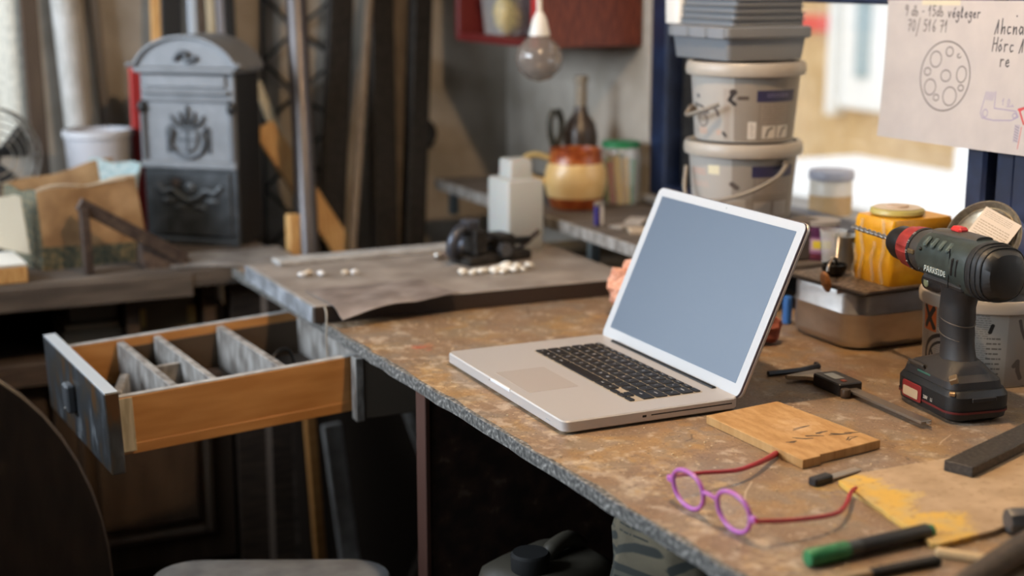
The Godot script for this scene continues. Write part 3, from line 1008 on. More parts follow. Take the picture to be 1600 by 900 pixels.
	inside.call(solo("wood_disc", MB.new().lathe([Vector2(0, 0), Vector2(0.033, 0), Vector2(0.035, 0.006), Vector2(0.030, 0.012), Vector2(0, 0.013)], 24, 1.2, 0.8).smooth(), M.rusty, "brown oval wooden piece at the back of the middle drawer compartment", "offcut"), Vector3(0.165, fl, 0.26), 0.0)
	var ringp := []
	for k in 25:
		ringp.append(Vector3(cos(TAU * k / 24) * 0.032, 0.034 + sin(TAU * k / 24) * 0.031, 0))
	inside.call(solo("cable_loop", MB.new().tube(ringp.slice(0, 24), 0.0024, 8, false, 1.0, true).smooth(60), M.dark_metal, "dark wire loop standing in the back drawer compartment", "wire"), Vector3(0.065, fl, 0.13), 0.6)


func laptop() -> void:
	var W := 0.364
	var D := 0.249
	var T := 0.0175
	var t := thing("laptop", "open silver laptop with black keys standing on the workbench", "laptop", Vector3.ZERO, -90.0)
	var base := part(t, "base", MB.new().prism(rrect(W, D, 0.011, 7), 0.003, T, 0.0016).smooth(35), M.alu, "silver aluminium base")
	part(base, "bottom_plate", MB.new().prism(rrect(W - 0.012, D - 0.012, 0.01, 6), 0.0012, 0.003).smooth(35), mat("#8e8c8a", 0.5, 0.6))
	for sx in [-1.0, 1.0]:
		for sz in [-1.0, 1.0]:
			part(base, "foot", MB.new().lathe([Vector2(0, 0), Vector2(0.006, 0), Vector2(0.006, 0.0012), Vector2(0, 0.0012)], 16).smooth(), M.rubber).position = Vector3(sx * 0.15, 0.0, sz * 0.1)
	part(base, "trackpad", MB.new().prism(rrect(0.105, 0.072, 0.003, 3, 0.0005, 0.0725), T, T + 0.00022), mat("#b8afa8", 0.42, 0.3), "grey trackpad")
	var scoop := part(base, "thumb_notch", MB.new().prism([Vector2(-0.03, 0.1248), Vector2(0.03, 0.1248), Vector2(0.025, 0.1215), Vector2(-0.025, 0.1215)], T - 0.0035, T + 0.0002, 0.0004), M.alu_light)
	scoop.name = "thumb_notch"
	part(base, "sensor_dot", MB.new().lathe([Vector2(0, 0), Vector2(0.0012, 0), Vector2(0, 0.0004)], 10), mat("#6b4a2c", 0.4)).transform = Transform3D(Basis(Vector3.RIGHT, PI / 2), Vector3(-0.034, 0.0145, 0.1246))
	part(base, "disc_slot", MB.new().bb(Vector3(W / 2 - 0.002, 0.0098, -0.1135), Vector3(W / 2 + 0.0002, 0.0118, 0.004), 0.0004), M.black, "thin black disc slot")
	part(base, "lock_port", MB.new().bb(Vector3(W / 2 - 0.002, 0.0085, 0.010), Vector3(W / 2 + 0.0002, 0.0122, 0.0165), 0.0006), M.black)
	part(base, "indicator", MB.new().bb(Vector3(0.135, 0.0085, 0.1235), Vector3(0.147, 0.0098, 0.1247), 0.0003), mat("#9aa0a4", 0.5))
	# keyboard
	var kb := part(t, "keyboard", MB.new().prism(rrect(0.279, 0.1075, 0.004, 3, 0.0045, -0.0415), T, T + 0.00012), mat("#b8a994", 0.5, 0.3), "aluminium keyboard field")
	var pitch := 0.01905
	var gap := 0.0028
	var x0 := 0.0045 - 14.5 * pitch / 2
	var zf := 0.0115
	var shapes := {}
	var leg := MB.new()
	var put := func(x: float, z: float, kw: float, kd: float, ch: String):
		var id := "%.4f/%.4f" % [kw, kd]
		if not shapes.has(id):
			shapes[id] = MB.new().prism(rrect(kw, kd, 0.0016, 2), 0.0, 0.0016, 0.0005).smooth(35).mesh()
		var k := MeshInstance3D.new()
		k.name = "key"
		k.mesh = shapes[id]
		k.material_override = M.key
		kb.add_child(k, true)
		k.position = Vector3(x, T + 0.00013, z)
		if ch:
			var n := ch.length()
			text(leg, ch, 0.0058 if n == 1 else 0.0026, Transform3D(Basis(Vector3.RIGHT, Vector3(0, 0, -1), Vector3.UP), Vector3(x - 0.0008, T + 0.00185, z + 0.0004)), 0.00012)
	var rows := [
		[["~", 1], ["1", 1], ["2", 1], ["3", 1], ["4", 1], ["5", 1], ["6", 1], ["7", 1], ["8", 1], ["9", 1], ["0", 1], ["-", 1], ["=", 1], ["delete", 1.5]],
		[["tab", 1.5], ["Q", 1], ["W", 1], ["E", 1], ["R", 1], ["T", 1], ["Y", 1], ["U", 1], ["I", 1], ["O", 1], ["P", 1], ["[", 1], ["]", 1], ["\\", 1]],
		[["caps", 1.75], ["A", 1], ["S", 1], ["D", 1], ["F", 1], ["G", 1], ["H", 1], ["J", 1], ["K", 1], ["L", 1], [";", 1], ["'", 1], ["return", 1.75]],
		[["shift", 2.25], ["Z", 1], ["X", 1], ["C", 1], ["V", 1], ["B", 1], ["N", 1], ["M", 1], [",", 1], [".", 1], ["/", 1], ["shift", 2.25]],
		[["fn", 1], ["ctrl", 1], ["alt", 1], ["cmd", 1.25], ["", 5], ["cmd", 1.25], ["alt", 1]],
	]
	for r in 5:
		var x := x0
		var z := zf - pitch * (4.5 - r)
		for k in rows[r]:
			var kw: float = k[1] * pitch
			put.call(x + kw / 2, z, kw - gap, pitch - gap, k[0])
			x += kw
		if r == 4:
			put.call(x + pitch * 0.5, z + pitch * 0.25, pitch - gap, pitch / 2 - gap * 0.7, "")
			put.call(x + pitch * 1.5, z - pitch * 0.25, pitch - gap, pitch / 2 - gap * 0.7, "")
			put.call(x + pitch * 1.5, z + pitch * 0.25, pitch - gap, pitch / 2 - gap * 0.7, "")
			put.call(x + pitch * 2.5, z + pitch * 0.25, pitch - gap, pitch / 2 - gap * 0.7, "")
	for k in 14:
		var kw := 14.5 * pitch / 14
		put.call(x0 + kw * (k + 0.5), zf - pitch * 5.27, kw - gap, pitch / 2 - gap * 0.6, "esc" if k == 0 else "F%d" % k if k < 13 else "")
	part(kb, "key_legends", leg, M.legend, "pale printed key legends")
	part(t, "hinge", MB.new().tube([Vector3(-0.135, 0.0168, -0.1165), Vector3(0.135, 0.0168, -0.1165)], 0.0036, 14).smooth(), M.black, "black hinge bar")
	# lid, leaning back: local x right, y up the lid, z out of the screen
	var a := deg_to_rad(66.0)
	var hgt := 0.2385
	var lid := part(t, "lid", lid_shell(W, hgt), M.alu_dark, "silver lid")
	lid.transform = Transform3D(Basis(Vector3.RIGHT, Vector3(0, sin(a), -cos(a)), Vector3(0, cos(a), sin(a))), Vector3(0, 0.0135, -0.1235))
	part(lid, "gasket", lid_plate(W - 0.0012, hgt - 0.0012, 0.0105, hgt / 2, 0.0, 0.0012), mat("#3a2c34", 0.6))
	part(lid, "bezel", lid_plate(W - 0.003, hgt - 0.003, 0.010, hgt / 2, 0.0012, 0.0022), mat("#b4b8bc", 0.5), "pale silver screen surround")
	var sc := mat("#10141a", 0.32)
	sc.emission_enabled = true
	sc.emission = Color("#8093ab")
	sc.emission_energy_multiplier = 0.66
	part(lid, "screen", lid_plate(0.331, 0.207, 0.0008, 0.1215, 0.0022, 0.0025), sc, "plain blue grey screen")
	part(lid, "webcam", MB.new().lathe([Vector2(0, 0.0004), Vector2(0.0013, 0.0002), Vector2(0.0014, 0)], 12)  if false else MB.new().ball(Vector3(0, 0.2315, 0.0022), Vector3(0.0014, 0.0014, 0.0003), 12, 6).smooth(60), mat("#8d9298", 0.3))


func lid_shell(w: float, h: float) -> MB:
	var mb := MB.new()
	mb.T = Transform3D(Basis(Vector3.RIGHT, Vector3(0, 0, 1), Vector3(0, -1, 0)), Vector3(0, h / 2, 0))
	mb.prism(rrect(w, h, 0.011, 7), -0.0055, 0.0, 0.0015)
	return mb.smooth(35)


func lid_plate(w: float, h: float, r: float, cy: float, z0: float, z1: float) -> MB:
	var mb := MB.new()
	mb.T = Transform3D(Basis(Vector3.RIGHT, Vector3(0, 0, 1), Vector3(0, -1, 0)), Vector3(0, cy, 0))
	mb.prism(rrect(w, h, r, 6), z0, z1)
	return mb.smooth(35)


func drill() -> void:
	var t := thing("cordless_drill", "dark green cordless drill with red collar standing on its battery", "drill", Vector3(0.372, 0, 0.29), 81.4)
	var green := nmat([[0.2, "#272e2b"], [0.5, "#2d3531"], [0.8, "#343d39"]], Vector3.ONE * 4, 0.42, 0.0, 81, 0.02)
	var dark := mat("#151413", 0.5)
	var soft := mat("#1f1b19", 0.6)
	var ax := 0.190
	# battery
	var bt := part(t, "battery", MB.new().ring_pts([
		rring(0.108, 0.062, 0.012, 0.0, 0.002), rring(0.130, 0.082, 0.018, 0.006, 0.002), rring(0.136, 0.086, 0.020, 0.022, 0.002), rring(0.136, 0.086, 0.020, 0.034, 0.002), rring(0.126, 0.078, 0.018, 0.041, 0.002)], true).smooth(25), dark, "black battery pack")
	part(bt, "red_band", MB.new().ring_pts([rring(0.1365, 0.0866, 0.020, 0.0135, 0.002), rring(0.1368, 0.0868, 0.020, 0.0165, 0.002)], false).smooth(25), mat("#5a1614", 0.5), "thin red band")
	var plate := MB.new()
	plate.T = Transform3D(Basis(Vector3.RIGHT, Vector3(0, 0, -1), Vector3.UP), Vector3(0.024, 0.021, -0.0432))
	plate.prism(rrect(0.044, 0.022, 0.004, 3), 0.0, 0.0014, 0.0004)
	part(bt, "badge", plate, mat("#7a1c19", 0.5))
	plate = MB.new()
	plate.T = Transform3D(Basis(Vector3.RIGHT, Vector3(0, 0, -1), Vector3.UP), Vector3(0.026, 0.019, -0.0447))
	plate.prism(rrect(0.034, 0.012, 0.002, 2), 0.0, 0.0005, 0.0001)
	part(bt, "label", plate, mat("#b09574", 0.6))
	for k in 2:
		var mk := MB.new()
		text(mk, ["20V", "Li"][k], 0.006, Transform3D(Basis(Vector3(-1, 0, 0), Vector3.UP, Vector3(0, 0, -1)), Vector3(-0.006 - k * 0.013, 0.021, -0.0432)), 0.0006, true)
		part(bt, "mark", mk, mat("#a49c90", 0.6))
	part(bt, "latch", MB.new().bb(Vector3(-0.068, 0.028, -0.017), Vector3(-0.0655, 0.034, 0.017), 0.001), soft)
	# foot over the battery
	var foot := part(t, "foot", MB.new().ring_pts([
		rring(0.120, 0.076, 0.016, 0.0412, 0.004), rring(0.116, 0.074, 0.016, 0.050, 0.004), rring(0.096, 0.064, 0.014, 0.056, 0.006), rring(0.066, 0.048, 0.016, 0.066, -0.004), rring(0.052, 0.040, 0.016, 0.070, -0.006)], true).smooth(28), soft)
	for q in [[0.028, 0.0535, 0.035, 0.010, "#3c352e"], [0.010, 0.0475, 0.030, 0.005, "#2f5548"]]:
		part(foot, "display", MB.new().box(Vector3(q[0], q[1], -0.0355), Vector3(q[2], q[3], 0.004), 0.001, Basis(Vector3.RIGHT, -0.5)), mat(q[4], 0.4))
	part(foot, "buckle", MB.new().box(Vector3(-0.045, 0.053, -0.030), Vector3(0.012, 0.008, 0.010), 0.001, Basis(Vector3.RIGHT, -0.5) * Basis(Vector3.UP, -0.6)), mat("#9a8264", 0.35, 0.7))
	part(foot, "buckle", MB.new().box(Vector3(-0.055, 0.0385, -0.037), Vector3(0.009, 0.005, 0.008), 0.001, Basis(Vector3.UP, -0.7)), mat("#9a8264", 0.35, 0.7))
	# handle
	var rings := []
	for q in [[0.064, -0.006, 0.030, 0.023], [0.072, -0.005, 0.026, 0.0205], [0.085, -0.003, 0.0245, 0.0190], [0.096, -0.001, 0.0250, 0.0190], [0.100, 0.000, 0.0262, 0.0196], [0.115, 0.002, 0.0262, 0.0194], [0.119, 0.002, 0.0278, 0.0200], [0.135, 0.002, 0.0265, 0.0195], [0.150, -0.001, 0.0275, 0.0205], [0.163, -0.006, 0.036, 0.024], [0.176, -0.008, 0.043, 0.027]]:
		var r := PackedVector3Array()
		for i in 24:
			var an := TAU * i / 24
			r.append(Vector3(q[1] + cos(an) * q[2], q[0], -sin(an) * q[3]))
		rings.append(r)
	var hd := part(t, "handle", MB.new().ring_pts(rings, true).smooth(50), soft, "dark rubber grip")
	for y in [0.098, 0.117]:
		var r := []
		for i in 22:
			var an := TAU * i / 22
			r.append(Vector3(0.001 + cos(an) * 0.0262, y + 0.005 * cos(an), -sin(an) * 0.0197))
		part(hd, "grip_line", MB.new().tube(r, 0.0009, 6, false, 1.0, true).smooth(60), mat("#4a4035", 0.5))
	part(t, "trigger", MB.new().ring_pts([xring(0.024, 0.006, 0.010, 0.157, 12), xring(0.034, 0.0065, 0.011, 0.158, 12), xring(0.041, 0.005, 0.009, 0.160, 12)], true).smooth(50), dark)
	part(t, "direction_switch", MB.new().box(Vector3(0.016, 0.1655, -0.0235), Vector3(0.020, 0.007, 0.008), 0.002), M.bright_red, "small red direction switch")
	# motor housing
	var body := part(t, "housing", MB.new().ring_pts([
		xring(-0.056, 0.0335, 0.0345, ax, 32, 2.4), xring(-0.046, 0.0345, 0.036, ax, 32, 2.4), xring(-0.015, 0.0325, 0.034, ax, 32, 2.3), xring(0.025, 0.0310, 0.033, ax, 32, 2.3), xring(0.050, 0.030, 0.031, ax, 32, 2.2), xring(0.060, 0.0285, 0.029, ax, 32, 2.0)], true).smooth(40), green, "grey green plastic housing")
	var cap := part(t, "motor_cap", MB.new().ring_pts([
		xring(-0.097, 0.016, 0.017, ax, 32, 2.2), xring(-0.0945, 0.024, 0.026, ax, 32, 2.4), xring(-0.084, 0.0305, 0.032, ax, 32, 2.7), xring(-0.060, 0.0335, 0.035, ax, 32, 2.7), xring(-0.0562, 0.033, 0.0345, ax, 32, 2.5)], true).smooth(40), dark, "black rear motor cap")
	for k in 3:
		part(cap, "rib", MB.new().tube(ring_line(-0.084 + k * 0.009, 0.0308 + k * 0.0011, 0.0323 + k * 0.0011, ax), 0.0016, 6, false, 1.0, true).smooth(60), M.rubber)
	for k in 2:
		part(body, "vent", MB.new().box(Vector3(-0.030 - k * 0.010, ax + 0.001, -0.0325), Vector3(0.0042, 0.022, 0.005), 0.0015, Basis(Vector3.BACK, 0.12)), M.black)
	for k in 4:
		part(body, "rib", MB.new().box(Vector3(0.036 - k * 0.0165, ax + 0.0200, -0.0255), Vector3(0.0075, 0.015, 0.0085), 0.002, Basis(Vector3.RIGHT, 0.75)), mat("#4b5651", 0.45))
	part(body, "lower_panel", MB.new().box(Vector3(-0.004, ax - 0.0235, -0.0235), Vector3(0.088, 0.010, 0.012), 0.003, Basis(Vector3.RIGHT, -0.35)), soft)
	for q in [[0.046, 0.010], [0.046, -0.016], [-0.046, -0.018], [-0.050, 0.014]]:
		part(body, "screw", MB.new().ball(Vector3(q[0], ax + q[1], -0.0305), Vector3(0.0026, 0.0026, 0.0014), 10, 6).smooth(60), M.dark_metal)
	part(body, "seam", MB.new().bb(Vector3(-0.0225, ax - 0.026, -0.0328), Vector3(-0.0215, ax + 0.022, -0.0312), 0.0003), dark)
	part(body, "top_ridge", MB.new().ring_pts([xring(-0.045, 0.012, 0.006, ax + 0.033, 16, 2.6), xring(0.02, 0.014, 0.007, ax + 0.031, 16, 2.6), xring(0.052, 0.012, 0.006, ax + 0.028, 16, 2.6)], true).smooth(40), mat("#3f3a33", 0.5))
	part(body, "speed_slider", MB.new().box(Vector3(0.006, ax + 0.0395, -0.002), Vector3(0.022, 0.008, 0.014), 0.003), M.bright_red, "red speed slider")
	var nm := MB.new()
	text(nm, "PARKSIDE", 0.0100, Transform3D(Basis(Vector3(-1, 0, 0.03), Vector3.UP, Vector3(0, 0, -1)), Vector3(0.008, ax - 0.0115, -0.0318)), 0.0016, true)
	part(body, "lettering", nm, mat("#9ea59f", 0.55), "raised grey maker lettering")
	nm = MB.new()
	text(nm, "1 2", 0.0065, Transform3D(Basis(Vector3(-1, 0, 0), Vector3(0, 0.9, 0.4), Vector3(0, 0.4, -0.9)), Vector3(0.022, ax + 0.022, -0.0265)), 0.002, false)
	part(body, "lettering", nm, mat("#20241f", 0.6))
	# gear case, torque ring, chuck
	var gear := part(t, "gear_case", MB.new().ring_pts([xring(0.0602, 0.0282, 0.0282, ax, 32), xring(0.074, 0.0285, 0.0285, ax, 32), xring(0.082, 0.0265, 0.0265, ax, 32)], true).smooth(40), mat("#34312d", 0.5))
	part(gear, "clip", MB.new().box(Vector3(0.070, ax + 0.002, -0.028), Vector3(0.014, 0.006, 0.005), 0.001), mat("#5a4a30", 0.5))
	var lampm := mat("#8b8a66", 0.2)
	var lamp := part(t, "work_lamp", MB.new().ring_pts([xring(0.046, 0.012, 0.013, ax - 0.036, 20), xring(0.068, 0.0115, 0.0125, ax - 0.037, 20), xring(0.073, 0.009, 0.010, ax - 0.037, 20)], true).smooth(40), dark)
	part(lamp, "lamp_lens", MB.new().ball(Vector3(0.058, ax - 0.037, -0.0112), Vector3(0.006, 0.0065, 0.002), 16, 8).smooth(60), lampm)
	part(t, "lamp_bracket", MB.new().ring_pts([xring(0.020, 0.013, 0.014, ax - 0.030, 16, 2.6), xring(0.046, 0.012, 0.014, ax - 0.034, 16, 2.6)], true).smooth(40), soft)
	var rr := []
	for x in [0.0822, 0.088, 0.110, 0.113]:
		var ring := PackedVector3Array()
		for i in 64:
			var an := TAU * i / 64
			var rad := (0.0285 if x < 0.085 else 0.0288 if x < 0.1 else 0.0270 if x < 0.112 else 0.0255) - (0.0013 if (i % 8) < 2 and x > 0.085 and x < 0.112 else 0.0)
			ring.append(Vector3(x, ax + sin(an) * rad, -cos(an) * rad))
		rr.append(ring)
	var collar := part(t, "torque_ring", MB.new().ring_pts(rr, true).smooth(30), nmat([[0.2, "#7c201b"], [0.5, "#8b2520"], [0.8, "#962e27"]], Vector3.ONE * 8, 0.5, 0.0, 83, 0.02), "fluted red torque ring")
	part(collar, "number_band", MB.new().ring_pts([xring(0.0795, 0.0281, 0.0281, ax, 32), xring(0.0835, 0.0290, 0.0290, ax, 32)], false).smooth(40), M.rubber)
	nm = MB.new()
	for k in 5:
		var an := -0.9 + k * 0.45
		var nn := Vector3(0, sin(an), -cos(an))
		text(nm, ["5", "7", "10", "13", "15"][k], 0.0045, Transform3D(Basis(nn.cross(Vector3.RIGHT).normalized() * -1.0, Vector3.RIGHT, nn), Vector3(0.0812, ax, 0) + nn * 0.0292), 0.0005)
	part(collar, "numbers", nm, mat("#b9b4aa", 0.6))
	var chuck := part(t, "chuck", MB.new().ring_pts([xring(0.1132, 0.0225, 0.0225, ax, 32), xring(0.120, 0.0232, 0.0232, ax, 32), xring(0.138, 0.0225, 0.0225, ax, 32), xring(0.150, 0.018, 0.018, ax, 32), xring(0.158, 0.0115, 0.0115, ax, 32), xring(0.160, 0.0070, 0.0070, ax, 32)], true).smooth(50), M.black, "black keyless chuck")
	chuck.set_meta("label", "black keyless chuck")
	# twisted bit
	rr = []
	for k in 61:
		var x := lerpf(0.156, 0.272, k / 60.0)
		var ring := PackedVector3Array()
		for i in 16:
			var an := TAU * i / 16
			var tw := an - (x - 0.165) * TAU / 0.026
			var rad := 0.0038 * (1.0 if x < 0.166 else 0.50 + 0.50 * pow(absf(cos(tw)), 0.8))
			rad *= clampf((0.2725 - x) / 0.004, 0.05, 1.0)
			ring.append(Vector3(x, ax + sin(an) * rad, -cos(an) * rad))
		rr.append(ring)
	part(t, "drill_bit", MB.new().ring_pts(rr, true).smooth(50), M.steel, "twisted steel drill bit")


func ring_line(x: float, hz: float, hy: float, cy: float) -> Array:
	var o := []
	for p in xring(x, hz, hy, cy, 28, 2.5):
		o.append(p)
	return o


func noise3(sd: int, fr: float) -> FastNoiseLite:
	var n := FastNoiseLite.new()
	n.seed = sd
	n.frequency = fr
	return n


func tabletop_things() -> void:
	# pendant work lamp over the bench
	var lp := thing("pendant_lamp", "white enamel pendant lamp hanging over the laptop", "lamp", Vector3(-0.035, 1.15, 0.17))
	part(lp, "shade", MB.new().lathe([Vector2(0.15, 0.02), Vector2(0.14, 0.05), Vector2(0.07, 0.13), Vector2(0.03, 0.16), Vector2(0.028, 0.157), Vector2(0.067, 0.127), Vector2(0.137, 0.048), Vector2(0.147, 0.02), Vector2(0.15, 0.02)], 32).smooth(), M.white_paint)
	part(lp, "cord", MB.new().tube([Vector3(0, 0.14, 0), Vector3(0, 0.748, 0)], 0.003, 8), M.rubber)
	var bm := mat("#fff0d8", 0.4)
	bm.emission_enabled = true
	bm.emission = Color(1.0, 0.86, 0.66)
	bm.emission_energy_multiplier = 3.0
	part(lp, "bulb", MB.new().ball(Vector3(0, 0.05, 0), Vector3(0.03, 0.035, 0.03), 20, 12).smooth(60), bm)
	var l := OmniLight3D.new()
	l.name = "pendant_bulb_light"
	l.light_color = Color(1.0, 0.85, 0.67)
	l.light_energy = 1.05
	l.light_size = 0.022
	l.omni_range = 8.0
	l.omni_attenuation = 2.0
	l.shadow_enabled = true
	add_child(l)
	l.position = Vector3(-0.035, 1.19 + H, 0.17)
	# wooden board offcut
	var im := grain_image(7, 260, 380, ["#a1763f", "#ab7f49", "#b48a54", "#bb925d"])
	var r2 := RandomNumberGenerator.new()
	r2.seed = 9
	for q in [[90, 250, 120, 262], [118, 246, 150, 258], [150, 240, 175, 236], [170, 255, 210, 268], [205, 262, 238, 272], [120, 200, 165, 190], [60, 265, 80, 262], [175, 300, 210, 290]]:
		for k in 3:
			stroke(im, [Vector2(q[0] + r2.randfn(0, 3), q[1] + r2.randfn(0, 3)), Vector2((q[0] + q[2]) / 2.0, (q[1] + q[3]) / 2.0 + r2.randfn(0, 4)), Vector2(q[2], q[3])], r2.randf_range(0.8, 2.2), Color(0.20, 0.13, 0.08, 0.7))
	for k in 12:
		dot(im, r2.randf_range(100, 190), r2.randf_range(120, 240), r2.randf_range(6, 22), Color(0.85, 0.74, 0.62, 0.15))
	var wm := img_mat(im, 0.7)
	wm.texture_repeat = true
	var mb := MB.new()
	mb.uvp(Vector3(0.05, 0, 0.19), Vector3(1 / 0.15, 0.3, 0), Vector3(0, 0.3, 1 / 0.22))
	mb.prism([Vector2(0.056, 0.213), Vector2(0.170, 0.199), Vector2(0.187, 0.379), Vector2(0.135, 0.3865), Vector2(0.0915, 0.392), Vector2(0.0905, 0.3965), Vector2(0.063, 0.400)], 0.0003, 0.0112, 0.0007)
	solo("wood_board", mb, wm, "small notched light brown wooden board with dark scratches", "board")
	# digital caliper
	var c := thing("caliper", "steel digital caliper lying on the bench between laptop and drill", "caliper", Vector3(0.300, 0, 0.10), -92.5)
	var st := mat("#9a8f82", 0.38, 0.85)
	part(c, "beam", MB.new().bb(Vector3(0.0, 0.006, -0.007), Vector3(0.24, 0.0095, 0.009), 0.0006), st)
	part(c, "fixed_jaw", MB.new().prism([Vector2(-0.012, -0.012), Vector2(0.012, -0.012), Vector2(0.012, 0.016), Vector2(0.004, 0.040), Vector2(-0.001, 0.046), Vector2(-0.006, 0.020)], 0.0045, 0.0095, 0.0006), st)
	part(c, "sliding_jaw", MB.new().prism([Vector2(0.014, -0.010), Vector2(0.030, -0.010), Vector2(0.030, 0.014), Vector2(0.016, 0.024), Vector2(0.004, 0.047), Vector2(0.002, 0.044)], 0.0045, 0.0100, 0.0006), mat("#b8a891", 0.35, 0.8))
	var hd := part(c, "display_head", MB.new().prism(rrect(0.062, 0.037, 0.004, 3, 0.056, 0.002), 0.0002, 0.0165, 0.0015).smooth(30), mat("#262220", 0.45))
	part(hd, "screen", MB.new().bb(Vector3(0.036, 0.0166, -0.004), Vector3(0.064, 0.0172, 0.011), 0.0002), mat("#7f8688", 0.3))
	part(hd, "button", MB.new().bb(Vector3(0.070, 0.0166, 0.002), Vector3(0.078, 0.0176, 0.008), 0.0004), mat("#8a3a20", 0.5))
	part(c, "thumb_wheel", MB.new().lathe([Vector2(0, 0.002), Vector2(0.006, 0.002), Vector2(0.0068, 0.004), Vector2(0.0068, 0.010), Vector2(0.006, 0.012), Vector2(0, 0.012)], 16).smooth(), mat("#57493c", 0.45, 0.5)).position = Vector3(0.094, 0, 0.0155)
	part(c, "depth_rod", MB.new().bb(Vector3(0.23, 0.0065, -0.001), Vector3(0.247, 0.0085, 0.002), 0.0003), st)
	solo("hex_key", MB.new().tube([Vector3(0.248, 0.0042, 0.066), Vector3(0.30, 0.0042, 0.070), Vector3(0.335, 0.0042, 0.062), Vector3(0.338, 0.0042, 0.052)], 0.004, 6).smooth(20), M.black, "black hex key lying across the caliper jaws", "tool")
	# fibre board with yellow paint
	im = Image.create(520, 300, false, Image.FORMAT_RGB8)
	var nz := noise3(31, 0.012)
	var nf := noise3(32, 0.09)
	for y in 300:
		for x in 520:
			var k := Color("#a58a69").lerp(Color("#b79c7b"), 0.5 + nz.get_noise_2d(x, y))
			var e := 96.0 + 42.0 * nz.get_noise_2d(x * 0.3 + 90, y * 1.4) - absf(y - 105) * 0.35 + (45.0 if y > 190 else 0.0) * smoothstep(190, 250, y)
			var a := smoothstep(-16.0, 10.0, e - x + 14 * nf.get_noise_2d(x, y))
			k = k.lerp(Color("#d3a646").lerp(Color("#c4a567"), clampf(0.4 + nz.get_noise_2d(x * 1.7, y * 1.7 + 50) * 1.5, 0, 1)), a * 0.95)
			k = k.lerp(Color("#8c6f4c"), 0.35 * smoothstep(0.25, 0.5, nf.get_noise_2d(x * 0.5, y * 0.5)))
			im.set_pixel(x, y, k)
	var fm := img_mat(im, 0.72)
	mb = MB.new()
	mb.uvp(Vector3(0.04, 0, 0.44), Vector3(1 / 0.42, 0, 0), Vector3(0, 0, 1 / 0.21))
	var ol := []
	for k in 15:
		ol.append(Vector2(lerpf(0.066, 0.040, k / 14.0) + r2.randf_range(-0.0022, 0.0022), lerpf(0.459, 0.640, k / 14.0)))
	ol.append_array([Vector2(0.043, 0.645), Vector2(0.115, 0.640), Vector2(0.200, 0.618), Vector2(0.43, 0.585), Vector2(0.44, 0.446), Vector2(0.23, 0.4495), Vector2(0.105, 0.449)])
	mb.prism(ol, 0.0003, 0.0062, 0.0005)
	solo("fibre_board", mb, fm, "tan fibre board with a yellow paint patch at its ragged end", "board")
	solo("steel_bar", MB.new().bar(Vector3(0.196, 0.0125, 0.4985), Vector3(0.395, 0.0125, 0.424), 0.034, 0.012, 0.0008), nmat([[0.2, "#35312d"], [0.6, "#45403b"], [0.85, "#57514a"]], Vector3.ONE * 9, 0.5, 0.5, 86, 0.03), "dark flat steel bar lying on the fibre board", "bar")
	c = thing("scriber", "small black and steel scriber beside the corner of the fibre board", "tool", Vector3(0.040, 0, 0.4485), 12.0)
	part(c, "grip", MB.new().bb(Vector3(0, 0.0003, -0.006), Vector3(0.028, 0.009, 0.006), 0.0015), M.black)
	part(c, "blade", MB.new().bb(Vector3(0.0282, 0.002, -0.005), Vector3(0.075, 0.005, 0.005), 0.0006), M.steel)
	# marker
	var a := Vector3(-0.096, 0.0088, 0.626)
	var b := Vector3(0.056, 0.0088, 0.620)
	var dir := (b - a).normalized()
	c = thing("marker_pen", "black marker pen with a green cap near the bench edge", "marker", Vector3.ZERO)
	part(c, "cap", MB.new().tube([a, a + dir * 0.002, a + dir * 0.046, a + dir * 0.047], [0.0070, 0.0084, 0.0086, 0.0080], 20).smooth(40), nmat([[0.3, "#1d6a40"], [0.7, "#2a8550"]], Vector3.ONE * 12, 0.45, 0, 88, 0.02), "green marker cap")
	part(c, "band", MB.new().tube([a + dir * 0.0472, a + dir * 0.062], 0.0078, 20).smooth(40), mat("#3a3d3c", 0.35))
	part(c, "barrel", MB.new().tube([a + dir * 0.0622, a + dir * 0.145, a + dir * 0.1465], [0.0080, 0.0080, 0.0070], 20).smooth(40), M.black)
	part(c, "end_plug", MB.new().tube([a + dir * 0.1466, a + dir * 0.152], [0.0066, 0.0060], 16).smooth(40), mat("#1f7a4c", 0.45))
	a = Vector3(-0.112, 0.0042, 0.668)
	b = Vector3(0.02, 0.0042, 0.672)
	dir = (b - a).normalized()
	c = thing("pencil", "half pale half black carpenter pencil beside the green marker", "pencil")
	part(c, "pale_half", MB.new().bar(a, a + dir * 0.055, 0.009, 0.0075, 0.0015), mat("#9c8566", 0.6))
	part(c, "black_half", MB.new().bar(a + dir * 0.0552, b, 0.010, 0.008, 0.0015), M.rubber)
	solo("wood_stick", MB.new().bar(Vector3(0.030, 0.0045, 0.655), Vector3(0.064, 0.0045, 0.692), 0.010, 0.008, 0.002), mat("#c7a97d", 0.7), "short pale wood stick beside the fibre board", "stick")
	solo("round_file", MB.new().tube([Vector3(-0.05, 0.0135, 0.757), Vector3(0.02, 0.0135, 0.729), Vector3(0.10, 0.0135, 0.697), Vector3(0.26, 0.0135, 0.633)], [0.010, 0.0125, 0.013, 0.012], 18).smooth(40), nmat([[0.3, "#3b3128"], [0.7, "#4f4337"]], Vector3.ONE * 12, 0.55, 0.2, 89, 0.02), "thick dark round bar at the near corner of the bench", "bar")
	c = thing("hammer_head", "small grey steel hammer head on the near edge of the fibre board", "hammer", Vector3(0.150, 0.0003, 0.648), -20.0)
	part(c, "face", MB.new().ring_pts([xring(-0.020, 0.012, 0.012, 0.0135, 8), xring(-0.016, 0.0135, 0.0135, 0.0135, 8), xring(0.004, 0.0135, 0.0135, 0.0135, 8)], true).smooth(20), mat("#5d5c5c", 0.4, 0.6))
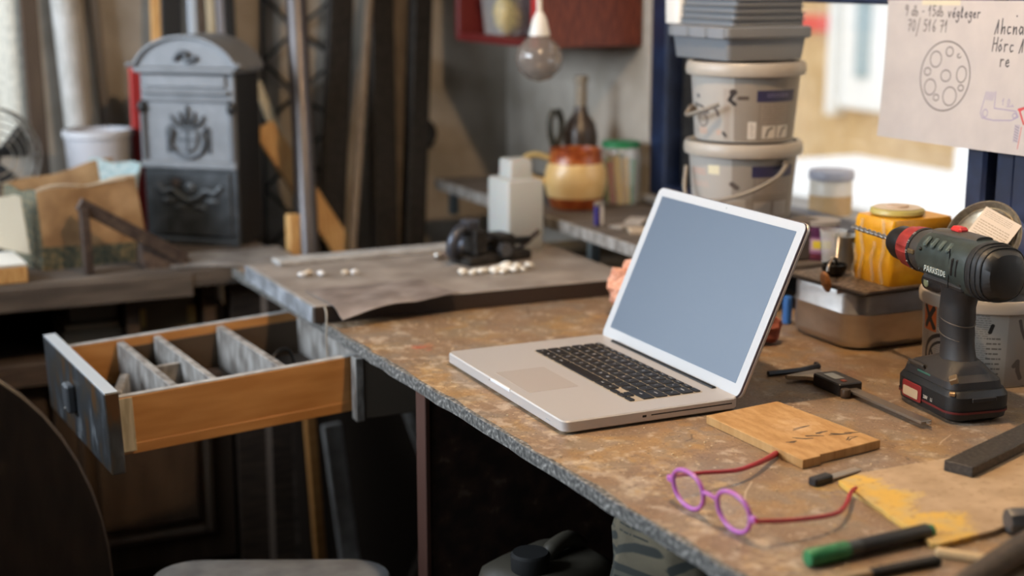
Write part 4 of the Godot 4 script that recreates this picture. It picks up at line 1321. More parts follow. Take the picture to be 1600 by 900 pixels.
	part(c, "peen", MB.new().ring_pts([xring(0.0042, 0.012, 0.012, 0.0135, 8), xring(0.020, 0.010, 0.010, 0.0135, 8), xring(0.044, 0.012, 0.003, 0.0135, 8)], true).smooth(20), mat("#453a36", 0.45, 0.5))
	glasses()
	# crumpled things behind the laptop
	var cr := noise3(41, 0.16)
	var pm := nmat([[0.2, "#b87a5a"], [0.5, "#cf9276"], [0.8, "#dcaa90"]], Vector3.ONE * 12, 0.75, 0, 90, 0.02)
	mb = MB.new()
	crumple(mb, Vector3(0.058, 0.048, 0.052), cr, 0.55, 15, 9)
	solo("crumpled_paper", mb, pm, "crumpled pink paper ball behind the left edge of the laptop screen", "paper", Vector3(0.262, 0.0425, -0.332), 20.0)
	mb = MB.new()
	crumple(mb, Vector3(0.026, 0.026, 0.022), cr, 0.5, 13, 9)
	solo("rag", mb, mat("#8a4a3a", 0.85), "small crumpled red brown rag behind the right edge of the laptop screen", "rag", Vector3(0.350, 0.024, -0.085), 0.0)


func crumple(mb: MB, r: Vector3, nz: FastNoiseLite, amp: float, seg: int, rings: int) -> void:
	var rr := []
	for k in rings + 1:
		var t := clampf(-PI / 2 + PI * k / rings, -PI / 2 + 0.05, PI / 2 - 0.05)
		var ring := PackedVector3Array()
		for i in seg:
			var an := TAU * (i + 0.5 * (k % 2)) / seg
			var d := Vector3(cos(t) * cos(an), sin(t), -cos(t) * sin(an))
			var s := 0.82 + amp * nz.get_noise_3dv(d * 14.0) + 0.5 * amp * nz.get_noise_3dv(d * 31.0 + Vector3.ONE * 9)
			var p := d * r * s
			p.y = maxf(p.y, -r.y * 0.86)
			ring.append(p)
		rr.append(ring)
	mb.ring_pts(rr, true)


func grain_image(sd: int, w: int, h: int, cs: Array) -> Image:
	var n := noise3(sd, 0.02)
	n.fractal_octaves = 4
	var im := Image.create(w, h, false, Image.FORMAT_RGB8)
	var g := Gradient.new()
	var off := PackedFloat32Array()
	var cc := PackedColorArray()
	for k in cs.size():
		off.append(0.2 + 0.6 * k / (cs.size() - 1))
		cc.append(Color(cs[k]))
	g.offsets = off
	g.colors = cc
	for y in h:
		for x in w:
			im.set_pixel(x, y, g.sample(0.5 + 0.5 * n.get_noise_2d(x * 1.6, y * 0.5) + 0.18 * n.get_noise_2d(x * 9.0, y * 3.0)))
	return im


func glasses() -> void:
	var t := thing("eyeglasses", "purple rimmed eyeglasses with red temples standing on the bench", "eyeglasses")
	var pm := mat(Color(0.70, 0.40, 0.68), 0.25)
	pm.subsurf_scatter_enabled = true
	pm.subsurf_scatter_strength = 0.1
	var rm := mat("#a3142a", 0.35)
	var lens := mat(Color(0.98, 0.97, 1.0, 0.05), 0.03)
	lens.transparency = BaseMaterial3D.TRANSPARENCY_ALPHA
	var across := Vector3(0.006, 0, 0.07).normalized()
	var up := Vector3(-0.10, 0.98, 0).normalized()
	var fwd := across.cross(up)
	for c in [Vector3(-0.1185, 0.0222, 0.4535), Vector3(-0.1115, 0.0222, 0.5265)]:
		var side := -1.0 if c.z < 0.5 else 1.0
		var p := []
		for k in 40:
			var a := TAU * k / 40
			var s := sin(a)
			var w := 0.0255 + 0.002 * s
			p.append(c + across * cos(a) * w + up * signf(s) * pow(absf(s), 0.9) * 0.0200)
		var rim := part(t, "rim", MB.new().tube(p, 0.0025, 8, false, 1.0, true).smooth(70), pm, "translucent purple rim")
		var lm := MB.new()
		for k in 40:
			lm.tri(c, p[k], p[(k + 1) % 40])
		part(rim, "lens", lm, lens)
		part(t, "hinge_block", MB.new().bar(c + across * side * 0.026 + up * 0.002, c + across * side * 0.035 + up * 0.003, 0.005, 0.007, 0.0012, up), pm)
	part(t, "bridge", MB.new().tube([Vector3(-0.1165, 0.0260, 0.4785), Vector3(-0.1185, 0.0295, 0.4845), Vector3(-0.1185, 0.0300, 0.490), Vector3(-0.1175, 0.0295, 0.4955), Vector3(-0.1135, 0.0262, 0.5015)], 0.0024, 8).smooth(70), pm)
	part(t, "temple", MB.new().tube(spline([Vector3(-0.1105, 0.0250, 0.5625), Vector3(-0.070, 0.0205, 0.565), Vector3(-0.015, 0.0150, 0.558), Vector3(0.018, 0.0120, 0.535), Vector3(0.052, 0.0085, 0.500), Vector3(0.071, 0.0045, 0.484)]), 0.0024, 8).smooth(70), rm, "red temple arm")
	part(t, "temple", MB.new().tube(spline([Vector3(-0.119, 0.0250, 0.418), Vector3(-0.075, 0.0205, 0.412), Vector3(-0.030, 0.0150, 0.407), Vector3(0.005, 0.0120, 0.392), Vector3(0.038, 0.0075, 0.370), Vector3(0.062, 0.0045, 0.352)]), [0.0024, 0.0024, 0.0024, 0.0024, 0.0024, 0.0024, 0.0024, 0.0024, 0.0025, 0.0026, 0.0027, 0.0028, 0.0029, 0.0030, 0.0031, 0.0032, 0.0033, 0.0034, 0.0035, 0.0036, 0.0034], 8).smooth(70), rm, "red temple arm")


func spline(p: Array) -> Array:
	var o := []
	for k in p.size() - 1:
		for i in 4:
			o.append(p[k].cubic_interpolate(p[k + 1], p[maxi(k - 1, 0)], p[mini(k + 2, p.size() - 1)], i / 4.0))
	o.append(p[-1])
	return o


func window_things() -> void:
	# sheet of paper taped to the window
	var im := Image.create(1056, 668, false, Image.FORMAT_RGB8)
	im.fill(Color("#b0aaa7"))
	var nz := noise3(51, 0.006)
	for y in range(0, 668, 2):
		for x in range(0, 1056, 2):
			im.fill_rect(Rect2i(x, y, 2, 2), Color("#aea7a4").lerp(Color("#b4ada9"), 0.5 + nz.get_noise_2d(x, y)))
	var ink := Color("#3b3a3d")
	var gi := Color("#55524f")
	write(im, "9 db - 15db", Vector2(130, 24), 50, 2.6, gi)
	write(im, "vEgleger", Vector2(438, 28), 50, 2.8, ink)
	write(im, "70/ 516 71", Vector2(158, 90), 56, 2.6, gi)
	write(im, "ihcna", Vector2(752, 78), 66, 3.2, ink)
	dot(im, 880, 66, 4, ink)
	write(im, "Morc i", Vector2(745, 158), 64, 3.0, ink)
	write(im, "re", Vector2(800, 226), 62, 3.0, ink)
	oval(im, Vector2(451, 349), 170, 161, 3.0, gi, 0, TAU, 0.02)
	for q in [[278, 306, 29, 38], [346, 266, 18, 22], [396, 284, 9, 9], [417, 370, 24, 38], [338, 382, 25, 27], [240, 368, 17, 18], [262, 442, 30, 38], [369, 478, 34, 44], [421, 434, 13, 14], [300, 490, 14, 15]]:
		oval(im, Vector2(451 + (q[0] - 332) * 1.33, 349 + (q[1] - 384) * 0.965), q[2] * 1.33, q[3] * 0.97, 2.4, gi, 0.2, TAU + (0.1 if q[2] > 12 else -1.6))
	var vi := Color("#8f88a0")
	stroke(im, [Vector2(738, 405), Vector2(716, 500), Vector2(730, 522), Vector2(800, 528), Vector2(910, 520), Vector2(948, 502), Vector2(930, 478), Vector2(798, 474), Vector2(796, 402)], 2.4, vi)
	oval(im, Vector2(746, 500), 15, 17, 2.2, vi)
	oval(im, Vector2(926, 498), 12, 10, 2.2, vi)
	for k in 4:
		stroke(im, [Vector2(744 + k * 12, 440), Vector2(750 + k * 12, 404)], 2.2, vi)
	write(im, "130", Vector2(842, 426), 30, 1.6, vi)
	stroke(im, [Vector2(872, 462), Vector2(912, 458), Vector2(902, 452)], 1.6, vi)
	stroke(im, [Vector2(945, 470), Vector2(985, 458), Vector2(952, 474), Vector2(985, 530)], 5.0, Color("#b2484a"))
	stroke(im, [Vector2(975, 545), Vector2(968, 640)], 2.4, Color("#b5686a"))
	im.fill_rect(Rect2i(935, 536, 30, 78), Color("#a29ba2"))
	for k in 6:
		stroke(im, [Vector2(938, 542 + k * 12), Vector2(962, 550 + k * 12)], 1.4, Color("#7d7882"))
	for y in 24:
		for x in 265:
			im.set_pixel(250 + x, y, im.get_pixel(250 + x, y).lerp(Color("#d9cf9f"), 0.45))
	var f := func(u: float, v: float) -> Vector3: return Vector3(0.6165 - 0.010 * v * v - 0.004 * sin(u * 3.0) * v, 0.500 - 0.210 * v + 0.003 * u, -0.176 + 0.33 * u + 0.002 * v)
	var pm := img_mat(im, 0.9)
	pm.backlight_enabled = true
	pm.backlight = Color(0.16, 0.15, 0.14)
	solo("paper_sheet", MB.new().sheet(f, 16, 12, 0.0002).smooth(60), pm, "white paper with pencil drawing taped to the blue window", "paper")
	# stainless box
	var t := thing("steel_box", "shiny stainless steel box with rounded corners on the bench", "box", Vector3(0.518, 0, -0.068))
	var rings := []
	for q in [[0.158, 0.148, 0.0006], [0.170, 0.160, 0.005], [0.176, 0.166, 0.016], [0.176, 0.166, 0.050], [0.179, 0.169, 0.0525], [0.179, 0.169, 0.0550], [0.176, 0.166, 0.0575], [0.176, 0.166, 0.080], [0.170, 0.160, 0.0875]]:
		rings.append(rring(q[0], q[1], 0.036, q[2], 0, 0, 8))
	part(t, "body", MB.new().ring_pts(rings, true).smooth(50), M.stainless)
	t = thing("tray", "dark thin metal tray lying on the stainless box under the wax", "tray", Vector3(0.515, 0.0877, -0.062), 4.0)
	part(t, "plate", MB.new().prism(rrect(0.182, 0.182, 0.008, 3), 0.0, 0.0045, 0.0012), mat("#2f2721", 0.45, 0.4))
	part(t, "worn_top", MB.new().prism(rrect(0.174, 0.174, 0.008, 3), 0.0046, 0.0055), nmat([[0.3, "#4c4038"], [0.7, "#86786a"]], Vector3.ONE * 9, 0.5, 0.3, 92, 0.02))
	# wax
	t = thing("wax_block", "yellow wax block wrapped in clear film on the steel box", "wax", Vector3(0.545, 0.0934, -0.026), 0.0)
	var wf := func(u: float, v: float) -> Vector3: return Vector3(0, 0, 0)
	rings = []
	var wn := noise3(61, 0.3)
	for k in 13:
		var y := 0.0972 * k / 12.0
		var ring := rring(0.113 - (0.004 if k == 0 or k == 12 else 0.0), 0.088 - (0.004 if k == 0 or k == 12 else 0.0), 0.006, y, 0, 0, 3)
		for i in ring.size():
			var d := wn.get_noise_3d(ring[i].x * 900, y * 700, ring[i].z * 900) * 0.0022
			ring[i] += Vector3(ring[i].x, 0, ring[i].z).normalized() * d
		rings.append(ring)
	part(t, "block", MB.new().ring_pts(rings, true).smooth(60), nmat([[0.2, "#cf8f0c"], [0.5, "#d79812"], [0.8, "#dda21e"]], Vector3.ONE * 3, 0.35, 0, 93, 0.02), "golden yellow wax")
	var film := MB.new()
	for q in [[-0.058, -0.020, 0.09], [-0.058, 0.006, 0.06], [-0.058, 0.028, 0.095], [-0.058, -0.035, 0.05]]:
		var zz: float = q[1]
		var fh: float = q[2]
		var ff := func(u: float, v: float) -> Vector3: return Vector3(q[0] - 0.0010 - 0.002 * absf(sin(u * 9.0 + v * 7.0)), 0.003 + fh * v, zz + (u - 0.5) * 0.007 + 0.003 * sin(v * 8.0 + zz * 90.0))
		film.sheet(ff, 5, 14, 0.0001)
	part(t, "wrap_folds", film.smooth(40), M.film, "clear wrapping film folds")
	t = thing("wax_disc", "flat round greenish wax disc on top of the yellow wax block", "disc", Vector3(0.535, 0.1918, -0.030))
	part(t, "disc", MB.new().lathe([Vector2(0, 0), Vector2(0.037, 0), Vector2(0.040, 0.003), Vector2(0.039, 0.008), Vector2(0.035, 0.0095), Vector2(0, 0.0098)], 36).smooth(40), mat("#b3a65c", 0.4))
	part(t, "top_film", MB.new().lathe([Vector2(0, 0.0100), Vector2(0.034, 0.0098), Vector2(0.0345, 0.0106), Vector2(0, 0.0110)], 30).smooth(40), mat("#cdbba5", 0.35))
	part(t, "centre_cap", MB.new().lathe([Vector2(0, 0.011), Vector2(0.016, 0.011), Vector2(0.016, 0.0135), Vector2(0, 0.014)], 24).smooth(40), mat("#c3ab94", 0.4))
	# spoon over the edge of the tray
	t = thing("spoon", "brown coated spoon with steel handle hanging over the tray edge", "spoon", Vector3.ZERO)
	part(t, "bowl", MB.new().ball(Vector3.ZERO, Vector3(0.0045, 0.0165, 0.0115), 18, 12).smooth(60), nmat([[0.3, "#7a4e2a"], [0.7, "#a06c3e"]], Vector3.ONE * 16, 0.4, 0.1, 94, 0.02)).transform = Transform3D(Basis(Vector3.BACK, 0.25), Vector3(0.4155, 0.0985, -0.036))
	part(t, "handle", MB.new().tube(spline([Vector3(0.419, 0.113, -0.038), Vector3(0.424, 0.123, -0.042), Vector3(0.440, 0.128, -0.055), Vector3(0.470, 0.118, -0.085), Vector3(0.492, 0.100, -0.110)]), 0.0030, 8, true, 0.6).smooth(70), M.steel)
	t = thing("steel_ladle", "small dark steel ladle resting on the tray beside the wax", "ladle", Vector3(0.468, 0.0934, -0.086))
	part(t, "cup", MB.new().lathe([Vector2(0, 0), Vector2(0.012, 0.001), Vector2(0.018, 0.008), Vector2(0.020, 0.018), Vector2(0.0185, 0.018), Vector2(0.0165, 0.009), Vector2(0.011, 0.003), Vector2(0, 0.002)], 24).smooth(50), M.dark_metal)
	part(t, "handle", MB.new().tube([Vector3(0.012, 0.017, -0.012), Vector3(0.022, 0.034, -0.022), Vector3(0.030, 0.052, -0.030)], 0.0026, 8).smooth(60), M.steel)
	t = thing("steel_cup", "small grey steel cup standing behind the wax block", "cup", Vector3(0.520, 0.0934, -0.125))
	part(t, "body", MB.new().lathe([Vector2(0, 0), Vector2(0.014, 0), Vector2(0.020, 0.05), Vector2(0.0215, 0.052), Vector2(0.019, 0.052), Vector2(0.013, 0.003), Vector2(0, 0.003)], 28).smooth(40), mat("#9b9a96", 0.35, 0.8))
	# purple tub, plastic glass, dish behind
	t = thing("purple_tub", "small purple tub with a yellow label on the shelf end", "tub", Vector3(0.577, 0.0806, -0.268))
	im = Image.create(512, 128, false, Image.FORMAT_RGB8)
	im.fill(Color("#4a1740"))
	im.fill_rect(Rect2i(0, 42, 512, 66), Color("#8d5f80"))
	im.fill_rect(Rect2i(0, 50, 512, 44), Color("#b79aa9"))
	im.fill_rect(Rect2i(300, 56, 82, 30), Color("#d3bb35"))
	im.fill_rect(Rect2i(0, 106, 512, 22), Color("#5a1a2a"))
	part(t, "body", MB.new().lathe([Vector2(0.030, 0.002), Vector2(0.031, 0.056)], 32).smooth(), img_mat(im, 0.4))
	part(t, "lid", MB.new().lathe([Vector2(0, 0.0562), Vector2(0.032, 0.0562), Vector2(0.032, 0.064), Vector2(0, 0.066)], 32).smooth(40), mat("#8b8278", 0.5))
	part(t, "base", MB.new().lathe([Vector2(0, 0), Vector2(0.029, 0), Vector2(0.030, 0.002), Vector2(0, 0.0021)], 32).smooth(40), mat("#4a1740", 0.5))
	solo("plastic_glass", MB.new().lathe([Vector2(0, 0), Vector2(0.015, 0), Vector2(0.021, 0.06), Vector2(0.020, 0.06), Vector2(0.0142, 0.002), Vector2(0, 0.002)], 28).smooth(40), M.clear, "clear plastic glass beside the purple tub", "glass", Vector3(0.500, 0.0934, -0.1335 - 0.0))
	solo("enamel_dish", MB.new().lathe([Vector2(0, 0), Vector2(0.03, 0), Vector2(0.042, 0.016), Vector2(0.044, 0.017), Vector2(0.040, 0.0165), Vector2(0.029, 0.003), Vector2(0, 0.002)], 32).smooth(40), M.alu_light, "shallow white dish at the end of the wall shelf", "dish", Vector3(0.405, 0.0806, -0.282))
	solo("blue_clip", MB.new().bb(Vector3(-0.006, 0, -0.006), Vector3(0.006, 0.045, 0.006), 0.002), mat("#2c63a8", 0.4), "bright blue plastic clip standing beside the steel box", "clip", Vector3(0.452, 0, -0.178), 20.0)
	jars_and_buckets()


func label_lines(im: Image, r: Rect2i, step: int, c: Color, sd: int) -> void:
	var g := RandomNumberGenerator.new()
	g.seed = sd
	var y := r.position.y
	while y < r.end.y:
		var x := r.position.x
		while x < r.end.x - 4:
			var n := mini(g.randi_range(4, 16), r.end.x - x)
			im.fill_rect(Rect2i(x, y, n, maxi(1, step / 3)), c)
			x += n + g.randi_range(2, 4)
		y += step


func bucket_image(sd: int, upper: bool) -> Image:
	var im := Image.create(1024, 256, false, Image.FORMAT_RGB8)
	im.fill(Color("#a29c94"))
	im.fill_rect(Rect2i(640, 0, 300, 256), Color("#857d73"))
	var g := RandomNumberGenerator.new()
	g.seed = sd
	# u 0.40 .. 0.90 faces the room
	var navy := Color("#2b2a4a")
	if upper:
		im.fill_rect(Rect2i(708, 60, 145, 44), navy)
		label_lines(im, Rect2i(740, 74, 80, 16), 8, Color("#8d8bb0"), 2)
		im.fill_rect(Rect2i(715, 108, 120, 84), Color("#7d746a"))
		label_lines(im, Rect2i(722, 112, 106, 76), 9, Color("#988f85"), 3)
		im.fill_rect(Rect2i(606, 54, 20, 200), Color("#9a9187"))
		im.fill_rect(Rect2i(684, 180, 26, 66), Color("#cfc9c0"))
		label_lines(im, Rect2i(690, 188, 14, 50), 7, Color("#4a443e"), 4)
		for k in 2:
			im.fill_rect(Rect2i(730 + k * 55, 196, 48, 48), Color("#c9c3ba"))
			stroke(im, [Vector2(745 + k * 55, 236), Vector2(752 + k * 55, 210), Vector2(765 + k * 55, 204)], 4, Color("#5d564e"))
		dot(im, 636, 66, 12, Color("#3a302a"))
		stroke(im, [Vector2(636, 70), Vector2(625, 96), Vector2(640, 112)], 7, Color("#2a2420"))
		im.fill_rect(Rect2i(650, 82, 34, 14), Color("#4a403a"))
		oval(im, Vector2(560, 160), 26, 34, 5, Color("#57504d"), 3.4, 6.2)
		oval(im, Vector2(520, 180), 22, 24, 4, Color("#6b6461"))
		stroke(im, [Vector2(470, 120), Vector2(520, 128), Vector2(548, 150)], 4, Color("#3c3736"))
		dot(im, 500, 88, 8, Color("#444b55"))
		label_lines(im, Rect2i(500, 214, 40, 22), 8, Color("#d9804a"), 5)
		label_lines(im, Rect2i(580, 214, 16, 20), 7, Color("#d9804a"), 6)
		stroke(im, [Vector2(604, 224), Vector2(612, 236)], 5, Color("#2a2420"))
		label_lines(im, Rect2i(470, 204, 24, 32), 9, Color("#6b6560"), 7)
	else:
		im.fill_rect(Rect2i(700, 40, 160, 44), navy)
		im.fill_rect(Rect2i(705, 84, 150, 140), Color("#7a7066"))
		label_lines(im, Rect2i(715, 92, 130, 60), 9, Color("#938a80"), 8)
		im.fill_rect(Rect2i(640, 170, 44, 60), Color("#a49c92"))
		for k in 2:
			im.fill_rect(Rect2i(710 + k * 72, 180, 60, 56), Color("#9b938a"))
		label_lines(im, Rect2i(470, 60, 80, 26), 9, Color("#c98f78"), 9)
		label_lines(im, Rect2i(470, 110, 90, 20), 8, Color("#cf9f8a"), 10)
		im.fill_rect(Rect2i(560, 40, 40, 36), Color("#d0c7a8"))
		stroke(im, [Vector2(640, 110), Vector2(655, 124)], 9, Color("#4a403a"))
	return im


func jars_and_buckets() -> void:
	solo("crate", MB.new().bb(Vector3(-0.095, 0, -0.095), Vector3(0.095, 0.066, 0.095), 0.003), M.old_wood, "low wooden crate under the stack of white buckets", "crate", Vector3(0.475, 0.0803, -0.352))
	var at := Vector3(0.475, 0.147, -0.35)
	for k in 2:
		var up: bool = k == 1
		var t := thing("plastic_bucket", "upper white printed plastic bucket in the stack by the window" if up else "lower white printed plastic bucket with a hanging bail handle", "bucket", at + Vector3(0, 0.1285 * k, 0), 0.0)
		var hh := 0.108
		part(t, "body", MB.new().lathe([Vector2(0.080, 0.002), Vector2(0.0885, hh)], 48).smooth(), img_mat(bucket_image(21 + k, up), 0.45), "printed white bucket wall")
		part(t, "base", MB.new().lathe([Vector2(0, 0), Vector2(0.078, 0), Vector2(0.080, 0.002), Vector2(0, 0.0022)], 48).smooth(30), M.white_plastic)
		part(t, "lid", MB.new().lathe([Vector2(0.0886, hh - 0.004), Vector2(0.096, hh - 0.003), Vector2(0.0975, hh + 0.003), Vector2(0.0970, hh + 0.012), Vector2(0.0945, hh + 0.0175), Vector2(0.088, hh + 0.018), Vector2(0.085, hh + 0.0145), Vector2(0, hh + 0.0145)], 48).smooth(35), mat("#a29a8f", 0.4), "off white bucket lid")
		var hp := []
		if up:
			for q in [[-0.092, 0.050, -0.02], [-0.106, 0.042, -0.008], [-0.110, 0.044, 0.012], [-0.102, 0.052, 0.036], [-0.086, 0.062, 0.056]]:
				hp.append(Vector3(q[0], q[1], q[2]))
		else:
			for q in [[0.020, 0.094, 0.095], [-0.005, 0.074, 0.102], [-0.055, 0.050, 0.090], [-0.095, 0.036, 0.050], [-0.108, 0.040, 0.0], [-0.096, 0.085, -0.02]]:
				hp.append(Vector3(q[0], q[1], q[2]))
		part(t, "bail_handle", MB.new().tube(spline(hp), 0.0035, 8).smooth(60), mat("#7f776c", 0.4))
		part(t, "handle_boss", MB.new().ball(hp[0] * Vector3(0.98, 1, 0.96), Vector3(0.007, 0.007, 0.007), 12, 8).smooth(60), mat("#4b423a", 0.5))
	# grey stacking bins on top
	var t := thing("stacking_bin", "grey plastic storage bin with ribbed rim on top of the buckets", "bin", Vector3(0.482, 0.404, -0.385))
	part(t, "body", MB.new().ring_pts([rring(0.146, 0.162, 0.010, 0.0), rring(0.154, 0.170, 0.010, 0.036)], true).smooth(30), M.grey_plastic)
	part(t, "rim", MB.new().ring_pts([rring(0.162, 0.180, 0.010, 0.034), rring(0.166, 0.184, 0.010, 0.037), rring(0.166, 0.184, 0.010, 0.051), rring(0.160, 0.178, 0.010, 0.053)], true).smooth(30), M.grey_plastic)
	for k in 3:
		part(t, "rib", MB.new().bb(Vector3(-0.0845, 0.0345, -0.07 + k * 0.055), Vector3(-0.0825, 0.0515, -0.07 + k * 0.055 + 0.045), 0.0008), mat("#787b80", 0.45))
	for k in 4:
		var y := 0.0535 + k * 0.0105
		var o := thing("bin_lid", ["lowest thin grey bin lid on top of the storage bin", "second thin grey bin lid up from the storage bin", "third thin grey bin lid up from the storage bin", "topmost thin grey bin lid over the storage bin"][k], "lid", Vector3(0.492 + 0.002 * (k % 2), 0.404 + y, -0.392), 0.0, "pile of grey bin lids")
		part(o, "plate", MB.new().prism(rrect(0.140 - 0.003 * k, 0.156, 0.008, 3), 0.0, 0.0085, 0.001), M.grey_plastic)
		part(o, "rim", MB.new().prism(rrect(0.146 - 0.003 * k, 0.162, 0.008, 3), 0.0086, 0.0103, 0.0005), mat("#63666a", 0.45))
	solo("foam_block", MB.new().ring_pts([rring(0.05, 0.05, 0.012, 0.0), rring(0.052, 0.052, 0.012, 0.05), rring(0.044, 0.044, 0.012, 0.06)], true).smooth(40), M.white_plastic, "white rounded plastic block behind the pile of bin lids", "block", Vector3(0.445, 0.4575, -0.498))
	# jar between the panes
	t = thing("paste_jar", "tan jar with grey screw lid on the outer window sill", "jar", Vector3(0.775, 0.10, -0.505))
	part(t, "glass", MB.new().lathe([Vector2(0, 0), Vector2(0.036, 0), Vector2(0.039, 0.004), Vector2(0.039, 0.066), Vector2(0.036, 0.07)], 32).smooth(40), mat("#d2c6b4", 0.35))
	part(t, "label", MB.new().lathe([Vector2(0.0395, 0.006), Vector2(0.0395, 0.042)], 32).smooth(), mat("#b58d52", 0.6))
	part(t, "lid", MB.new().lathe([Vector2(0.041, 0.0702), Vector2(0.042, 0.072), Vector2(0.042, 0.084), Vector2(0.040, 0.087), Vector2(0, 0.087)], 32).smooth(40), mat("#9c9ba6", 0.4))
	# plaster tub with hazard label
	t = thing("plaster_tub", "large white plastic tub with orange hazard label behind the drill", "tub", Vector3(0.526, 0, 0.172))
	var im := Image.create(1024, 256, false, Image.FORMAT_RGB8)
	im.fill(Color("#8d857b"))
	im.fill_rect(Rect2i(380, 0, 330, 256), Color("#9d988f"))
	im.fill_rect(Rect2i(440, 22, 66, 88), Color("#c8641f"))
	var bk := Color("#1c1a18")
	stroke(im, [Vector2(452, 36), Vector2(495, 96)], 8, bk)
	stroke(im, [Vector2(493, 36), Vector2(454, 96)], 8, bk)
	label_lines(im, Rect2i(512, 24, 152, 80), 7, Color("#6d675f"), 11)
	label_lines(im, Rect2i(418, 116, 52, 60), 7, Color("#77716a"), 12)
	label_lines(im, Rect2i(500, 120, 160, 110), 7, Color("#7d7770"), 13)
	oval(im, Vector2(545, 190), 90, 78, 6, bk, 1.9, 5.6)
	oval(im, Vector2(545, 195), 70, 62, 4, bk, 2.6, 5.4)
	stroke(im, [Vector2(484, 170), Vector2(494, 190), Vector2(478, 208), Vector2(466, 214)], 4, bk)
	stroke(im, [Vector2(544, 62), Vector2(524, 60), Vector2(528, 96), Vector2(548, 94)], 3, bk)
	stroke(im, [Vector2(668, 60), Vector2(662, 82)], 5, bk)
	label_lines(im, Rect2i(655, 100, 40, 140), 16, Color("#5e5852"), 14)
	stroke(im, [Vector2(742, 46), Vector2(750, 76), Vector2(762, 104)], 5, Color("#4b443e"))
	stroke(im, [Vector2(735, 190), Vector2(745, 176), Vector2(748, 206), Vector2(758, 230)], 7, Color("#5a534c"))
	im.fill_rect(Rect2i(780, 180, 40, 66), Color("#7b746b"))
	var hh := 0.112
	part(t, "body", MB.new().lathe([Vector2(0.078, 0.002), Vector2(0.082, hh)], 48).smooth(), img_mat(im, 0.5), "printed tub wall")
	part(t, "base", MB.new().lathe([Vector2(0, 0), Vector2(0.076, 0), Vector2(0.078, 0.002), Vector2(0, 0.0022)], 48).smooth(30), M.white_plastic)
	part(t, "rim", MB.new().lathe([Vector2(0.0822, hh - 0.010), Vector2(0.087, hh - 0.010), Vector2(0.088, hh + 0.002), Vector2(0.086, hh + 0.006), Vector2(0.081, hh + 0.006), Vector2(0.079, hh)], 48).smooth(35), mat("#b5ab9d", 0.45))
	part(t, "filling", MB.new().lathe([Vector2(0, hh - 0.030), Vector2(0.079, hh - 0.030)], 40), mat("#8f877c", 0.9))
	# tin leaning in the tub, lid towards the room
	t = thing("paint_tin", "round metal tin with note on its lid leaning on the plaster tub", "tin", Vector3.ZERO)
	var n := Vector3(-0.78, 0.50, 0.26).normalized()
	var sx := n.cross(Vector3.UP).normalized()
	var bas := Basis(sx, n, sx.cross(n))
	var lidc := Vector3(0.508, 0.192, 0.176)
	var xf := Transform3D(bas, lidc)
	var bl := Image.create(512, 128, false, Image.FORMAT_RGB8)
	bl.fill(Color("#1d3b72"))
	bl.fill_rect(Rect2i(0, 96, 512, 32), Color("#a32a28"))
	bl.fill_rect(Rect2i(0, 88, 512, 6), Color("#d5d2cc"))
	for k in 4:
		write(bl, "5 d", Vector2(20 + k * 128, 24), 56, 5.0, Color("#d9d6d0"))
	var mb := MB.new()
	mb.T = Transform3D(bas, Vector3.ZERO)
	mb.lathe([Vector2(0.052, -0.075), Vector2(0.052, -0.006)], 40)
	part(t, "body", mb.smooth(), img_mat(bl, 0.4), "blue and red printed tin wall").position = lidc
	mb = MB.new()
	mb.T = Transform3D(bas, Vector3.ZERO)
	mb.lathe([Vector2(0.052, -0.0058), Vector2(0.0545, -0.003), Vector2(0.0545, 0.0), Vector2(0.052, 0.0015), Vector2(0.049, -0.001), Vector2(0.046, -0.005), Vector2(0.044, -0.004), Vector2(0.041, -0.006), Vector2(0, -0.006)], 48)
	part(t, "lid", mb.smooth(40), nmat([[0.3, "#8a7f6d"], [0.7, "#a99d88"]], Vector3.ONE * 10, 0.35, 0.75, 95, 0.02), "round metal lid with raised rim").position = lidc
	mb = MB.new()
	mb.T = Transform3D(bas, Vector3.ZERO)
	mb.lathe([Vector2(0, -0.076), Vector2(0.053, -0.076), Vector2(0.053, -0.0752), Vector2(0, -0.0752)], 40)
	part(t, "bottom", mb.smooth(40), M.steel).position = lidc
	bl = Image.create(200, 150, false, Image.FORMAT_RGB8)
	bl.fill(Color("#c9b7a2"))
	label_lines(bl, Rect2i(14, 12, 150, 30), 8, Color("#8a7a6a"), 15)
	label_lines(bl, Rect2i(14, 60, 170, 80), 12, Color("#94836f"), 16)
	# the note lies on the lid, turned with the writing up
	var vdir := (Vector3.UP - n * n.y).normalized()
	var hdir := vdir.cross(n).normalized()
	var e1 := (hdir * cos(-0.35) + vdir * sin(-0.35)).normalized()
	var e2 := n.cross(e1).normalized()
	var c0 := lidc + hdir * 0.014 + vdir * 0.012 + n * 0.0022
	var pq := func(u: float, v: float) -> Vector3: return c0 + e1 * (u - 0.5) * 0.062 - e2 * (v - 0.5) * 0.046
	part(t, "note", MB.new().sheet(pq, 2, 2, 0.0003), img_mat(bl, 0.85), "cream paper note with small writing")


